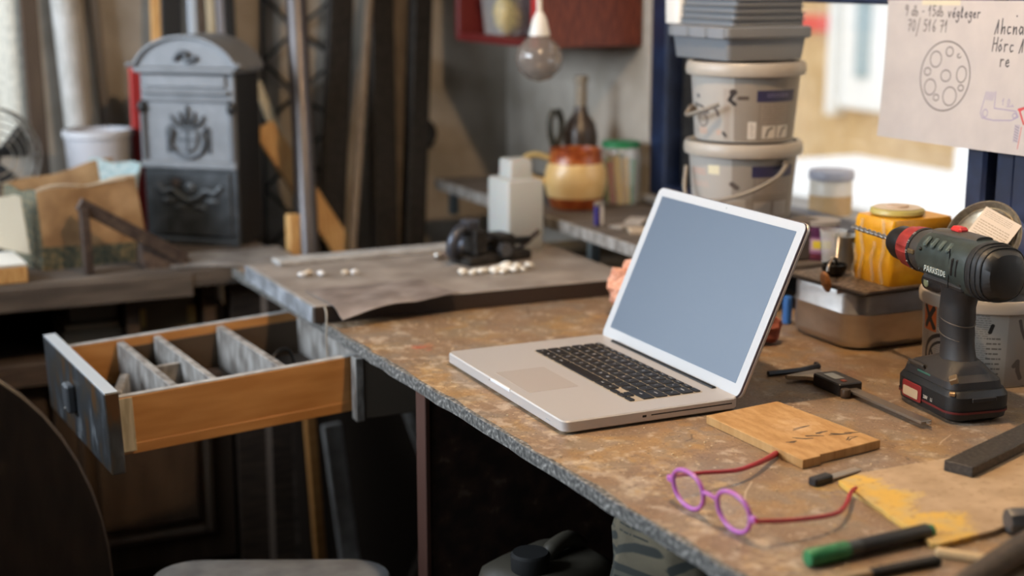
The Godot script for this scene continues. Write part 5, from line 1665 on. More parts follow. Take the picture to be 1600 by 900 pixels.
func slab_things() -> void:
	# leather sheet over the front edge
	var f := func(u: float, v: float) -> Vector3:
		var x := -0.205 + 0.205 * u + 0.010 * v
		var z := -0.60 + 0.145 * v + 0.022 * v * v * (1.0 - u)
		var y := 0.0296 + 0.0010 * sin(u * 9.0 + v * 4.0) + 0.004 * absf(sin(u * 5.0)) * v - 0.016 * smoothstep(0.80, 1.0, v) * (1.0 - u) * (1.0 - u) + 0.002 * smoothstep(0.8, 1.0, v)
		return Vector3(x, y, z)
	solo("leather_sheet", MB.new().sheet(f, 18, 14, 0.0012).smooth(50), nmat([[0.2, "#6b605a"], [0.5, "#7a6f69"], [0.8, "#8d827b"]], Vector3.ONE * 1.4, 0.6, 0, 101, 0.02), "grey brown leather sheet curling over the front of the work plate", "sheet")
	solo("string", MB.new().tube(spline([Vector3(-0.212, 0.030, -0.47), Vector3(-0.214, 0.022, -0.455), Vector3(-0.216, -0.01, -0.452), Vector3(-0.2155, -0.045, -0.452)]), 0.0014, 6).smooth(60), mat("#9d968a", 0.8), "thin pale string hanging from the corner of the work plate", "string")
	# small drilling vise
	var bi := mat("#4b4d55", 0.4, 0.6)
	var t := thing("machine_vise", "small dark machine vise lying on the work plate", "vise", Vector3(0.178, 0.0284, -0.715), 12.0)
	t.scale = Vector3.ONE * 1.22
	part(t, "bed", MB.new().bb(Vector3(-0.055, 0.0, -0.026), Vector3(0.062, 0.014, 0.026), 0.003), M.black_iron)
	var jaw := part(t, "ring_jaw", MB.new().tube(circle_pts(0.021, 24), 0.0085, 10, false, 1.0, true).smooth(60), bi, "blue grey steel ring jaw")
	jaw.transform = Transform3D(Basis(Vector3.UP, 0.5) * Basis(Vector3.RIGHT, 0.25), Vector3(-0.052, 0.033, -0.005))
	part(t, "fixed_jaw", MB.new().prism([Vector2(-0.040, -0.024), Vector2(-0.018, -0.020), Vector2(-0.018, 0.020), Vector2(-0.040, 0.024)], 0.0142, 0.052, 0.003), M.black_iron)
	part(t, "jaw_pad", MB.new().bb(Vector3(-0.045, 0.046, -0.014), Vector3(-0.022, 0.066, 0.008), 0.003), bi)
	part(t, "sliding_jaw", MB.new().prism([Vector2(0.004, -0.022), Vector2(0.034, -0.018), Vector2(0.034, 0.018), Vector2(0.004, 0.022)], 0.0142, 0.040, 0.003), M.black_iron)
	part(t, "screw", MB.new().tube([Vector3(-0.02, 0.030, 0), Vector3(0.074, 0.024, 0)], 0.006, 12).smooth(50), M.dark_metal)
	part(t, "nut", MB.new().tube([Vector3(0.008, 0.020, 0.0225), Vector3(0.008, 0.020, 0.034)], 0.011, 6).smooth(20), mat("#77787c", 0.35, 0.8))
	part(t, "crank", MB.new().tube([Vector3(0.076, 0.008, -0.024), Vector3(0.076, 0.040, 0.022)], 0.004, 8).smooth(50), M.rusty)
	solo("steel_ball", MB.new().ball(Vector3(0, 0.0085, 0), Vector3.ONE * 0.0085, 20, 14).smooth(60), M.steel, "shiny steel ball beside the ring jaw of the vise", "ball", Vector3(0.096, 0.0284, -0.760))
	solo("steel_pellet", MB.new().ball(Vector3(0, 0.0068, 0), Vector3(0.007, 0.0068, 0.007), 16, 10).smooth(60), mat("#a39a98", 0.35, 0.8), "smaller dull steel ball next to the shiny one", "ball", Vector3(0.1085, 0.0284, -0.768))
	# white crumbs of wax
	var nz := noise3(71, 0.3)
	var spots := [[0.083, -0.617, 0.008], [0.098, -0.612, 0.006], [0.110, -0.624, 0.006], [0.118, -0.612, 0.008], [0.128, -0.620, 0.006], [0.140, -0.606, 0.009], [0.150, -0.618, 0.008], [0.152, -0.596, 0.007], [0.165, -0.612, 0.010], [0.176, -0.600, 0.009], [0.168, -0.630, 0.008], [0.186, -0.614, 0.009], [0.196, -0.626, 0.007], [0.190, -0.598, 0.006], [0.214, -0.622, 0.008], [0.178, -0.640, 0.009]]
	for k in spots.size():
		var q: Array = spots[k]
		solo("wax_crumb", MB.new().ball(Vector3(0, q[2] * 0.7, 0), Vector3(q[2], q[2] * 0.72, q[2]), 10, 7, noise3(80 + k, 0.5), 0.5).smooth(50), M.crumb, "white wax crumb in the loose heap in front of the vise", "crumb", Vector3(q[0], 0.0284, q[1]), k * 40.0, "white wax crumbs by the vise")
	for k in 5:
		var q: Array = [[-0.175, -0.715, 0.008], [-0.162, -0.722, 0.009], [-0.142, -0.712, 0.008], [-0.100, -0.705, 0.007], [-0.086, -0.698, 0.008]][k]
		solo("chalk_piece", MB.new().ball(Vector3(0, q[2] * 0.6, 0), Vector3(q[2], q[2] * 0.62, q[2] * 0.8), 10, 7, noise3(120 + k, 0.5), 0.5).smooth(50), mat("#d6d3d0", 0.6) if k % 2 == 0 else mat("#c9b9a3", 0.6), "pale chalk piece near the plank on the work plate", "chalk", Vector3(q[0], 0.0284, q[1]), k * 50.0, "chalk pieces near the plank")
	# white canister
	t = thing("plastic_canister", "white plastic canister with square neck on the work plate", "canister", Vector3(0.279, 0.0284, -0.818))
	part(t, "body", MB.new().ring_pts([rring(0.070, 0.090, 0.004, 0.0), rring(0.074, 0.094, 0.005, 0.003), rring(0.074, 0.094, 0.005, 0.128), rring(0.070, 0.090, 0.005, 0.133), rring(0.048, 0.056, 0.004, 0.136)], true).smooth(40), M.jug)
	part(t, "neck", MB.new().ring_pts([rring(0.046, 0.054, 0.004, 0.1362), rring(0.045, 0.053, 0.004, 0.166), rring(0.040, 0.048, 0.004, 0.170)], true).smooth(40), M.jug)


func circle_pts(r: float, n: int) -> Array:
	var o := []
	for k in n:
		o.append(Vector3(cos(TAU * k / n) * r, sin(TAU * k / n) * r, 0))
	return o


func shelf_things() -> void:
	# clay mug
	var t := thing("stoneware_mug", "big cream stoneware mug with brown rim on the wall shelf", "mug", Vector3(0.452, 0.0806, -0.905))
	part(t, "body", MB.new().lathe([Vector2(0.056, 0.024), Vector2(0.0595, 0.036), Vector2(0.0625, 0.056), Vector2(0.0610, 0.074), Vector2(0.0545, 0.092)], 40).smooth(60), nmat([[0.2, "#c6a166"], [0.5, "#cdab72"], [0.8, "#d4b57f"]], Vector3.ONE * 2, 0.3, 0, 111, 0.02), "cream glazed belly")
	var br := nmat([[0.2, "#6e2c10"], [0.5, "#8a3f18"], [0.8, "#a5602c"]], Vector3.ONE * 3, 0.28, 0, 112, 0.02)
	part(t, "foot", MB.new().lathe([Vector2(0, 0), Vector2(0.046, 0), Vector2(0.050, 0.004), Vector2(0.0560, 0.0238)], 40).smooth(60), br, "brown glazed foot")
	part(t, "collar", MB.new().lathe([Vector2(0.0543, 0.0922), Vector2(0.0520, 0.102), Vector2(0.0515, 0.112), Vector2(0.0525, 0.119), Vector2(0.0495, 0.119), Vector2(0.0485, 0.110), Vector2(0.050, 0.085), Vector2(0.0, 0.080)], 40).smooth(50), br, "brown glazed collar")
	part(t, "handle", MB.new().tube(spline([Vector3(-0.046, 0.100, -0.020), Vector3(-0.072, 0.107, -0.033), Vector3(-0.093, 0.099, -0.042), Vector3(-0.096, 0.080, -0.043), Vector3(-0.080, 0.062, -0.036), Vector3(-0.056, 0.052, -0.025)]), 0.0065, 10).smooth(70), mat("#c3a063", 0.3), "cream loop handle")
	# glass jar of pencils
	t = thing("glass_jar", "glass jar of coloured sticks with green lid on the wall shelf", "jar", Vector3(0.560, 0.0806, -0.915))
	part(t, "glass", MB.new().lathe([Vector2(0, 0), Vector2(0.036, 0), Vector2(0.040, 0.004), Vector2(0.040, 0.108), Vector2(0.035, 0.116)], 36).smooth(40), M.clear)
	part(t, "lid", MB.new().lathe([Vector2(0.037, 0.1162), Vector2(0.0385, 0.117), Vector2(0.0385, 0.126), Vector2(0.036, 0.128), Vector2(0, 0.128)], 36).smooth(40), mat("#1c6b3f", 0.4), "green screw lid")
	var cs := ["#4f8a4a", "#3f7d52", "#b08f2e", "#c0a24a", "#8c2f36", "#6f9a5c", "#a8772e", "#3c6b46", "#7a2530"]
	for k in 9:
		var a := TAU * k / 9.0
		part(t, "stick", MB.new().tube([Vector3(cos(a) * 0.022, 0.003, sin(a) * 0.022), Vector3(cos(a + 0.3) * 0.026, 0.088 + 0.004 * (k % 4), sin(a + 0.3) * 0.026)], 0.0072, 8).smooth(40), mat(cs[k], 0.5))
	# dark bottle and brush behind the mug
	t = thing("dark_bottle", "dark brown long necked bottle behind the stoneware mug", "bottle", Vector3(0.530, 0.0806, -1.035))
	part(t, "body", MB.new().lathe([Vector2(0, 0), Vector2(0.034, 0), Vector2(0.036, 0.004), Vector2(0.036, 0.13), Vector2(0.030, 0.155), Vector2(0.016, 0.175), Vector2(0.013, 0.19)], 32).smooth(50), nmat([[0.3, "#1f1611"], [0.7, "#4a3a2c"]], Vector3.ONE * 9, 0.35, 0, 114, 0.03))
	part(t, "neck", MB.new().lathe([Vector2(0.0128, 0.1902), Vector2(0.0125, 0.238), Vector2(0.015, 0.24), Vector2(0.015, 0.252), Vector2(0, 0.253)], 24).smooth(40), mat("#7d7364", 0.5))
	t = thing("wire_pliers", "dark pliers standing handles up behind the stoneware mug", "pliers", Vector3(0.462, 0.0806, -1.015), 25.0)
	for s in [-1.0, 1.0]:
		part(t, "grip", MB.new().tube(spline([Vector3(0, 0.10, 0), Vector3(s * 0.016, 0.135, 0), Vector3(s * 0.018, 0.165, 0), Vector3(s * 0.006, 0.185, 0)]), 0.007, 8).smooth(60), mat("#2c2a20", 0.6))
	part(t, "jaws", MB.new().prism([Vector2(-0.012, -0.006), Vector2(0.012, -0.006), Vector2(0.012, 0.006), Vector2(-0.012, 0.006)], 0.0, 0.108, 0.002), M.dark_metal)
	t = thing("lighter", "small purple and white lighter standing on the shelf edge", "lighter", Vector3(0.395, 0.0806, -0.700), 20.0)
	part(t, "purple_half", MB.new().bb(Vector3(-0.010, 0, -0.005), Vector3(-0.0002, 0.036, 0.005), 0.002), mat("#2c2466", 0.4))
	part(t, "white_half", MB.new().bb(Vector3(0.0, 0, -0.005), Vector3(0.010, 0.036, 0.005), 0.002), M.white_plastic)
	part(t, "cap", MB.new().bb(Vector3(-0.010, 0.0362, -0.005), Vector3(0.010, 0.045, 0.005), 0.002), M.steel)
	for k in 4:
		var q: Array = [[0.43, -0.66, 12, "#8f867c"], [0.475, -0.70, 48, "#a39a90"], [0.43, -0.595, -20, "#b3a089"], [0.500, -0.62, 70, "#6f665c"]][k]
		solo("abrasive_scrap", MB.new().bb(Vector3(-0.026, 0, -0.017), Vector3(0.026, 0.004 + 0.002 * k, 0.017), 0.001), mat(q[3], 0.85), ["grey paper scrap beside the purple lighter", "pale grey folded scrap on the shelf behind the lighter", "tan card scrap on the shelf edge near the laptop", "dark grey scrap at the back of the wall shelf"][k], "scrap", Vector3(q[0], 0.0806, q[1]), q[2])
	# unlit glass bulb
	t = thing("glass_bulb", "unlit clear glass bulb hanging on a cord beside the red cabinet", "lamp", Vector3(0.285, 0.348, -0.729))
	part(t, "globe", MB.new().lathe([Vector2(0.001, 0.0), Vector2(0.022, 0.006), Vector2(0.038, 0.022), Vector2(0.0435, 0.042), Vector2(0.038, 0.062), Vector2(0.024, 0.076), Vector2(0.017, 0.082)], 36).smooth(60), frosted())
	part(t, "socket", MB.new().lathe([Vector2(0.019, 0.0822), Vector2(0.019, 0.086), Vector2(0.013, 0.112), Vector2(0.007, 0.124), Vector2(0, 0.125)], 24).smooth(40), M.white_plastic)
	part(t, "cord", MB.new().tube([Vector3(0, 0.12, 0), Vector3(-0.003, 0.20, 0), Vector3(0, 1.55, 0)], 0.0055, 8).smooth(60), mat("#c9bdb0", 0.6))


func frosted() -> StandardMaterial3D:
	var m := mat(Color(0.50, 0.46, 0.43, 0.6), 0.12)
	m.transparency = BaseMaterial3D.TRANSPARENCY_ALPHA
	return m


func left_bench_things() -> void:
	# ornate cast mailbox
	var t := thing("mailbox", "grey ornate cast metal mailbox with arched top on the side bench", "mailbox", Vector3(-0.236, 0, -1.262), -41.0)
	var gm := nmat([[0.2, "#737578"], [0.5, "#797b7e"], [0.8, "#808285"]], Vector3.ONE * 2, 0.5, 0.2, 131, 0.015, 3)
	var dk := nmat([[0.2, "#36393c"], [0.5, "#3f4245"], [0.8, "#4a4d50"]], Vector3.ONE * 3, 0.4, 0.35, 132, 0.015, 3)
	var ik := mat("#1b1c1e", 0.55)
	var W := 0.208
	part(t, "case", MB.new().bb(Vector3(-W / 2, 0, -0.105), Vector3(W / 2, 0.352, -0.002), 0.003), ik, "black case")
	part(t, "upper_face", MB.new().bb(Vector3(-W / 2, 0.165, -0.0018), Vector3(W / 2, 0.345, 0.006), 0.002), gm, "light grey upper face")
	part(t, "lower_face", MB.new().bb(Vector3(-W / 2, 0.0, -0.0018), Vector3(W / 2, 0.162, 0.006), 0.002), dk, "dark lower face")
	var door := part(t, "lower_door", MB.new().bb(Vector3(-0.090, 0.018, 0.0062), Vector3(0.090, 0.150, 0.011), 0.003), dk)
	part(door, "lock", MB.new().tube([Vector3(-0.03, 0.128, 0.011), Vector3(-0.03, 0.128, 0.016)], 0.009, 16).smooth(40), M.rusty)
	var sm2 := mat("#54575a", 0.42, 0.4)
	for q in [-1.0, 1.0]:
		part(door, "scroll", MB.new().tube(spline([Vector3(q * 0.072, 0.122, 0.011), Vector3(q * 0.055, 0.108, 0.013), Vector3(q * 0.036, 0.112, 0.014), Vector3(q * 0.018, 0.098, 0.015), Vector3(0, 0.092, 0.014)]), 0.006, 8).smooth(60), sm2)
		part(door, "leaf", MB.new().ball(Vector3(q * 0.046, 0.090, 0.012), Vector3(0.016, 0.007, 0.004), 12, 8, noise3(7, 0.4), 0.4).smooth(60), sm2)
		part(door, "leaf", MB.new().ball(Vector3(q * 0.022, 0.078, 0.012), Vector3(0.013, 0.006, 0.004), 12, 8, noise3(8, 0.4), 0.4).smooth(60), sm2)
	part(door, "keyhole_plate", MB.new().ball(Vector3(0, 0.116, 0.012), Vector3(0.012, 0.012, 0.004), 14, 8).smooth(60), sm2)
	part(t, "mid_rail", MB.new().bb(Vector3(-W / 2 - 0.003, 0.155, 0.0062), Vector3(W / 2 + 0.003, 0.172, 0.014), 0.003), gm)
	part(t, "plinth_rail", MB.new().bb(Vector3(-W / 2 - 0.004, 0.0, 0.0062), Vector3(W / 2 + 0.004, 0.014, 0.016), 0.003), dk)
	# letter flap
	var fl := part(t, "letter_flap", MB.new().bb(Vector3(-0.088, 0.318, 0.0062), Vector3(0.088, 0.343, 0.012), 0.002), gm)
	part(fl, "ledge", MB.new().bb(Vector3(-0.095, 0.304, 0.0062), Vector3(0.095, 0.314, 0.016), 0.003), gm)
	part(fl, "lower_ledge", MB.new().bb(Vector3(-0.095, 0.290, 0.0062), Vector3(0.095, 0.296, 0.013), 0.002), gm)
	part(t, "cornice", MB.new().bb(Vector3(-W / 2 - 0.008, 0.346, -0.108), Vector3(W / 2 + 0.008, 0.358, 0.020), 0.003), gm)
	# arched pediment
	var arc := []
	var arc2 := []
	for k in 21:
		var a := lerpf(0.36, PI - 0.36, k / 20.0)
		arc.append(Vector2(cos(a) * 0.118, -(0.335 + sin(a) * 0.082)))
	var mb := MB.new()
	mb.T = Transform3D(Basis(Vector3.RIGHT, Vector3(0, 0, 1), Vector3(0, -1, 0)), Vector3.ZERO)
	mb.prism([Vector2(-0.106, -0.3582)] + reversed_pts(arc, 0.965) + [Vector2(0.106, -0.3582)], -0.10, 0.008, 0.001)
	part(t, "pediment", mb.smooth(30), gm, "arched pediment")
	var ap := []
	for k in 21:
		var a := lerpf(0.22, PI - 0.22, k / 20.0)
		ap.append(Vector3(cos(a) * 0.117, 0.337 + sin(a) * 0.082, 0))
	var roof := MB.new()
	for k in 20:
		roof.bar(ap[k] + Vector3(0, 0, -0.045), ap[k + 1] + Vector3(0, 0, -0.045), 0.125, 0.005, 0.0, Vector3.UP)
	part(t, "arched_roof", roof.smooth(35), gm)
	for s in [-1.0, 1.0]:
		part(t, "column", MB.new().tube([Vector3(s * 0.099, 0.172, 0.010), Vector3(s * 0.099, 0.29, 0.010)], 0.006, 10).smooth(50), mat("#6a6c6f", 0.45, 0.3))
		part(t, "capital", MB.new().ball(Vector3(s * 0.099, 0.278, 0.012), Vector3(0.010, 0.014, 0.008), 12, 8).smooth(60), ik)
		part(t, "finial", MB.new().ball(Vector3(s * 0.119, 0.362, 0.012), Vector3(0.010, 0.006, 0.012), 12, 8).smooth(60), gm)
	# relief: shield with plumes, and a post horn above
	var rl := mat("#4c4f53", 0.45, 0.3)
	var em := part(t, "emblem", shield_mesh(), mat("#6c6f73", 0.45, 0.3), "raised coat of arms")
	for q in [[-0.014, 0.262], [0.0, 0.276], [0.014, 0.262], [-0.030, 0.256], [0.030, 0.256]]:
		part(em, "plume", MB.new().tube(spline([Vector3(q[0] * 0.6, 0.240, 0.008), Vector3(q[0], q[1] - 0.006, 0.011), Vector3(q[0] * 1.25, q[1] + 0.008, 0.009)]), [0.0035, 0.004, 0.0042, 0.0042, 0.004, 0.0036, 0.003, 0.0022, 0.001], 8).smooth(60), rl)
	part(em, "ridge", MB.new().bb(Vector3(-0.0025, 0.190, 0.0125), Vector3(0.0025, 0.234, 0.0145), 0.0008), rl)
	part(em, "ridge", MB.new().bb(Vector3(-0.020, 0.212, 0.0125), Vector3(0.020, 0.2165, 0.0145), 0.0008), rl)
	part(em, "crown", MB.new().bb(Vector3(-0.018, 0.235, 0.0065), Vector3(0.018, 0.243, 0.0125), 0.002), rl)
	for s in [-1.0, 1.0]:
		part(em, "supporter", MB.new().tube(spline([Vector3(s * 0.030, 0.190, 0.009), Vector3(s * 0.040, 0.210, 0.012), Vector3(s * 0.034, 0.228, 0.012), Vector3(s * 0.042, 0.240, 0.009)]), 0.005, 8).smooth(60), rl)
		part(em, "frame_bar", MB.new().bb(Vector3(s * 0.046 - 0.003, 0.188, 0.0062), Vector3(s * 0.046 + 0.003, 0.236, 0.010), 0.001), rl)
	part(em, "ribbon", MB.new().tube(spline([Vector3(-0.03, 0.190, 0.009), Vector3(-0.012, 0.180, 0.011), Vector3(0.012, 0.180, 0.011), Vector3(0.03, 0.190, 0.009)]), 0.004, 8).smooth(60), rl)
	part(t, "post_horn", MB.new().tube(spline([Vector3(-0.020, 0.371, 0.012), Vector3(-0.008, 0.386, 0.014), Vector3(0.008, 0.384, 0.014), Vector3(0.006, 0.370, 0.014), Vector3(0.028, 0.377, 0.012)]), 0.0055, 8).smooth(60), rl)
	# open kraft sack
	t = thing("paper_sack", "open brown kraft paper sack with printed foot on the side bench", "sack", Vector3(-0.46, 0, -1.19))
	var th := 0.003
	var green := nmat([[0.3, "#3f463c"], [0.5, "#5d5c4a"], [0.75, "#857252"]], Vector3.ONE * 5, 0.85, 0, 133, 0.03)
	var wl := func(a: Vector3, b: Vector3, c: Vector3, d: Vector3, wob: float) -> Callable:
		return func(u: float, v: float) -> Vector3: return a.lerp(b, u).lerp(d.lerp(c, u), v) + Vector3(0, 0.004 * sin(u * 9.0) * v, wob * sin(u * 7.0) * v)
	var f0 := Vector3(-0.095, 0.0, 0.090)
	var fr := Vector3(0.100, 0.0, 0.055)
	var gl := Vector3(-0.092, 0.045, 0.092)
	var gr := Vector3(0.103, 0.036, 0.056)
	var tl := Vector3(-0.100, 0.148, 0.095)
	var tr := Vector3(0.085, 0.160, 0.065)
	var bl0 := Vector3(-0.150, 0.0, -0.075)
	var br0 := Vector3(0.085, 0.0, -0.095)
	var btl := Vector3(-0.140, 0.142, -0.080)
	var btr := Vector3(0.070, 0.184, -0.085)
	part(t, "front_wall", MB.new().sheet(wl.call(gl, gr, tr, tl, 0.004), 16, 6, th).smooth(50), M.kraft)
	part(t, "torn_edge", MB.new().sheet(wl.call(tl + Vector3(0, 0.0005, 0), tr + Vector3(0, 0.0005, 0), tr + Vector3(0, 0.005, 0), tl + Vector3(0, 0.005, 0), 0.004), 16, 1, th).smooth(50), mat("#c4b49d", 0.9), "pale torn paper edge")
	part(t, "foot_band", MB.new().sheet(wl.call(f0, fr, gr, gl, 0.0), 10, 3, th).smooth(50), green, "green grey printed foot of the sack")
	part(t, "back_wall", MB.new().sheet(wl.call(br0, bl0, btl, btr, 0.004), 16, 6, th).smooth(50), M.kraft)
	part(t, "right_wall", MB.new().sheet(wl.call(fr, br0, btr + Vector3(0.052, -0.012, 0.03), tr, 0.0), 8, 6, th).smooth(50), nmat([[0.35, "#98b4ba"], [0.6, "#c5d2d2"]], Vector3.ONE * 5, 0.7, 0, 135, 0.03), "pale blue printed side of the sack")
	part(t, "right_corner", MB.new().sheet(wl.call(br0, br0 + Vector3(-0.05, 0, -0.005), btr + Vector3(-0.045, 0.0, 0), btr + Vector3(0.052, -0.012, 0.03), 0.0), 6, 6, th).smooth(50), nmat([[0.35, "#98b4ba"], [0.6, "#c5d2d2"]], Vector3.ONE * 5, 0.7, 0, 136, 0.03))
	part(t, "left_wall", MB.new().sheet(wl.call(bl0, f0, tl, btl, 0.0), 8, 6, th).smooth(50), green)
	part(t, "side_flap", MB.new().sheet(wl.call(Vector3(-0.180, 0.050, 0.065), Vector3(-0.118, 0.035, 0.098), Vector3(-0.128, 0.142, 0.104), Vector3(-0.195, 0.150, 0.070), 0.0), 6, 6, th).smooth(50), mat("#b9ae99", 0.85), "cream outer flap")
	part(t, "floor", MB.new().prism([Vector2(-0.093, 0.086), Vector2(0.098, 0.052), Vector2(0.083, -0.092), Vector2(-0.146, -0.072)], 0.0003, 0.003), M.kraft)
	# bent steel angle
	t = thing("angle_bracket", "rusty bent steel angle standing like an inverted V on the side bench", "bracket", Vector3(0, 0, -1.045))
	part(t, "upright", MB.new().bar(Vector3(-0.482, 0.0, 0.002), Vector3(-0.484, 0.122, -0.004), 0.016, 0.030, 0.002), M.rusty)
	part(t, "long_leg", MB.new().bar(Vector3(-0.492, 0.130, -0.006), Vector3(-0.305, 0.014, 0.004), 0.022, 0.024, 0.002), M.rusty)
	part(t, "foot", MB.new().ring_pts([rring(0.10, 0.04, 0.012, 0.0, -0.335, -0.012), rring(0.085, 0.034, 0.012, 0.022, -0.35, -0.014), rring(0.03, 0.02, 0.006, 0.052, -0.372, -0.014)], true).smooth(40), M.rusty)
	# white topped block at the front
	t = thing("white_topped_block", "wooden block with white top at the front of the side bench", "block", Vector3(-0.672, 0.0002, -1.062), 4.0)
	part(t, "body", MB.new().bb(Vector3(-0.12, 0, -0.07), Vector3(0.075, 0.030, 0.062), 0.002), M.oak)
	part(t, "top", MB.new().bb(Vector3(-0.12, 0.0302, -0.07), Vector3(0.075, 0.036, 0.062), 0.001), M.white_paint)
	# white bucket behind
	t = thing("white_pail", "plain white plastic pail behind the kraft sack", "bucket", Vector3(-0.392, 0, -1.42))
	part(t, "body", MB.new().lathe([Vector2(0, 0), Vector2(0.056, 0), Vector2(0.068, 0.225), Vector2(0.0655, 0.225), Vector2(0.054, 0.003), Vector2(0, 0.003)], 36).smooth(40), mat("#b9b9be", 0.4))
	part(t, "rim", MB.new().lathe([Vector2(0.0682, 0.212), Vector2(0.0715, 0.213), Vector2(0.0715, 0.226), Vector2(0.0656, 0.227)], 36).smooth(40), mat("#c3c3c7", 0.4))
	# fan
	t = thing("desk_fan", "small wire cage desk fan at the back of the side bench", "fan", Vector3(-0.612, 0, -1.375), 15.0)
	part(t, "base", MB.new().lathe([Vector2(0, 0), Vector2(0.055, 0), Vector2(0.05, 0.012), Vector2(0.016, 0.022), Vector2(0.012, 0.10), Vector2(0, 0.10)], 28).smooth(40), M.dark_metal)
	part(t, "motor", MB.new().ball(Vector3(0, 0.185, -0.02), Vector3(0.03, 0.03, 0.04), 18, 12).smooth(60), M.dark_metal)
	for k in 6:
		var ri := [0.098, 0.082, 0.066, 0.050, 0.034, 0.098][k] as float
		var zc := [0.018, 0.030, 0.036, 0.040, 0.042, -0.015][k] as float
		part(t, "cage_ring", MB.new().tube(shift(circle_pts(ri, 36), Vector3(0, 0.185, zc)), 0.0028 if k in [0, 5] else 0.0016, 6, false, 1.0, true).smooth(60), mat("#9a9a96", 0.35, 0.7))
	for k in 8:
		var a := TAU * k / 8
		part(t, "cage_spoke", MB.new().tube([Vector3(cos(a) * 0.034, 0.185 + sin(a) * 0.034, 0.042), Vector3(cos(a) * 0.07, 0.185 + sin(a) * 0.07, 0.034), Vector3(cos(a) * 0.098, 0.185 + sin(a) * 0.098, 0.018), Vector3(cos(a) * 0.098, 0.185 + sin(a) * 0.098, -0.015)], 0.0014, 6).smooth(60), mat("#8a8a86", 0.35, 0.7))
	for k in 4:
		var a := TAU * k / 4 + 0.4
		var bl := func(u: float, v: float) -> Vector3: return Vector3(cos(a + (v - 0.5) * 0.9) * (0.02 + 0.062 * u), 0.185 + sin(a + (v - 0.5) * 0.9) * (0.02 + 0.062 * u), 0.012 + (v - 0.5) * 0.02)
		part(t, "blade", MB.new().sheet(bl, 5, 5, 0.001).smooth(50), mat("#3a3d40", 0.5))
	# bent sheet metal over the end of the bench
	var f := func(u: float, v: float) -> Vector3:
		return Vector3(-0.335 + 0.235 * u, 0.003 + 0.003 * absf(sin(u * 5.0)) - 0.012 * smoothstep(0.93, 1.0, v) * u, -1.135 + 0.158 * v - 0.035 * (1.0 - u) * v)
	solo("sheet_metal", MB.new().sheet(f, 14, 10, 0.0012).smooth(50), nmat([[0.3, "#7d7670"], [0.7, "#9a938c"]], Vector3.ONE * 1.2, 0.45, 0.3, 136, 0.02), "bent grey sheet metal piece over the end of the side bench", "sheet")
	# white curtain at the far window
	var cf := func(u: float, v: float) -> Vector3: return Vector3(-1.02 + 0.508 * u, 1.30 - 1.12 * v, -1.588 + 0.008 * sin(u * 34.0))
	var cm := nmat([[0.3, "#c4c3b8"], [0.55, "#dedcd0"], [0.8, "#e8e5d8"]], Vector3(9, 3, 9), 0.9, 0, 137, 0.03)
	cm.backlight_enabled = true
	cm.backlight = Color(0.45, 0.45, 0.42)
	solo("curtain", MB.new().sheet(cf, 60, 6, 0.0008).smooth(60), cm, "pale patterned curtain at the far window", "curtain")


func shift(p: Array, d: Vector3) -> Array:
	var o := []
	for q in p:
		o.append(q + d)
	return o


func reversed_pts(p: Array, k: float) -> Array:
	var o := []
	for i in range(p.size() - 1, -1, -1):
		o.append(Vector2(p[i].x * k, -0.335 + (p[i].y + 0.335) * k))
	return o


func shield_mesh() -> MB:
	var mb := MB.new()
	mb.T = Transform3D(Basis(Vector3.RIGHT, Vector3(0, 0, 1), Vector3(0, -1, 0)), Vector3.ZERO)
	mb.prism([Vector2(-0.022, -0.232), Vector2(0.022, -0.232), Vector2(0.024, -0.212), Vector2(0.016, -0.196), Vector2(0.0, -0.186), Vector2(-0.016, -0.196), Vector2(-0.024, -0.212)], 0.006, 0.0125, 0.003)
	return mb


# a long piece leaning on the far wall: two points on its axis; it runs down to the floor and up to the wall
func lean(called: String, a: Vector3, b: Vector3, w: float, d: float, round_: bool, m: Material, label: String, category: String, group := "", ymin := -0.243, zmax := -1.585) -> void:
	var dir := (a - b) / (a.y - b.y)
	var lo := b + dir * (ymin - b.y)
	var top_y := a.y + (zmax + d * 0.5 - a.z) / dir.z if absf(dir.z) > 0.01 else 1.2
	var hi := a + dir * (minf(top_y, 1.25) - a.y)
	var mb := MB.new()
	if round_:
		mb.tube([lo - lo, hi - lo], w * 0.5, 20)
		mb.smooth(40)
	else:
		mb.bar(Vector3.ZERO, hi - lo, w, d, minf(w, d) * 0.12, Vector3(0.15, 0, 1))
	solo(called, mb, m, label, category, lo, 0.0, group)


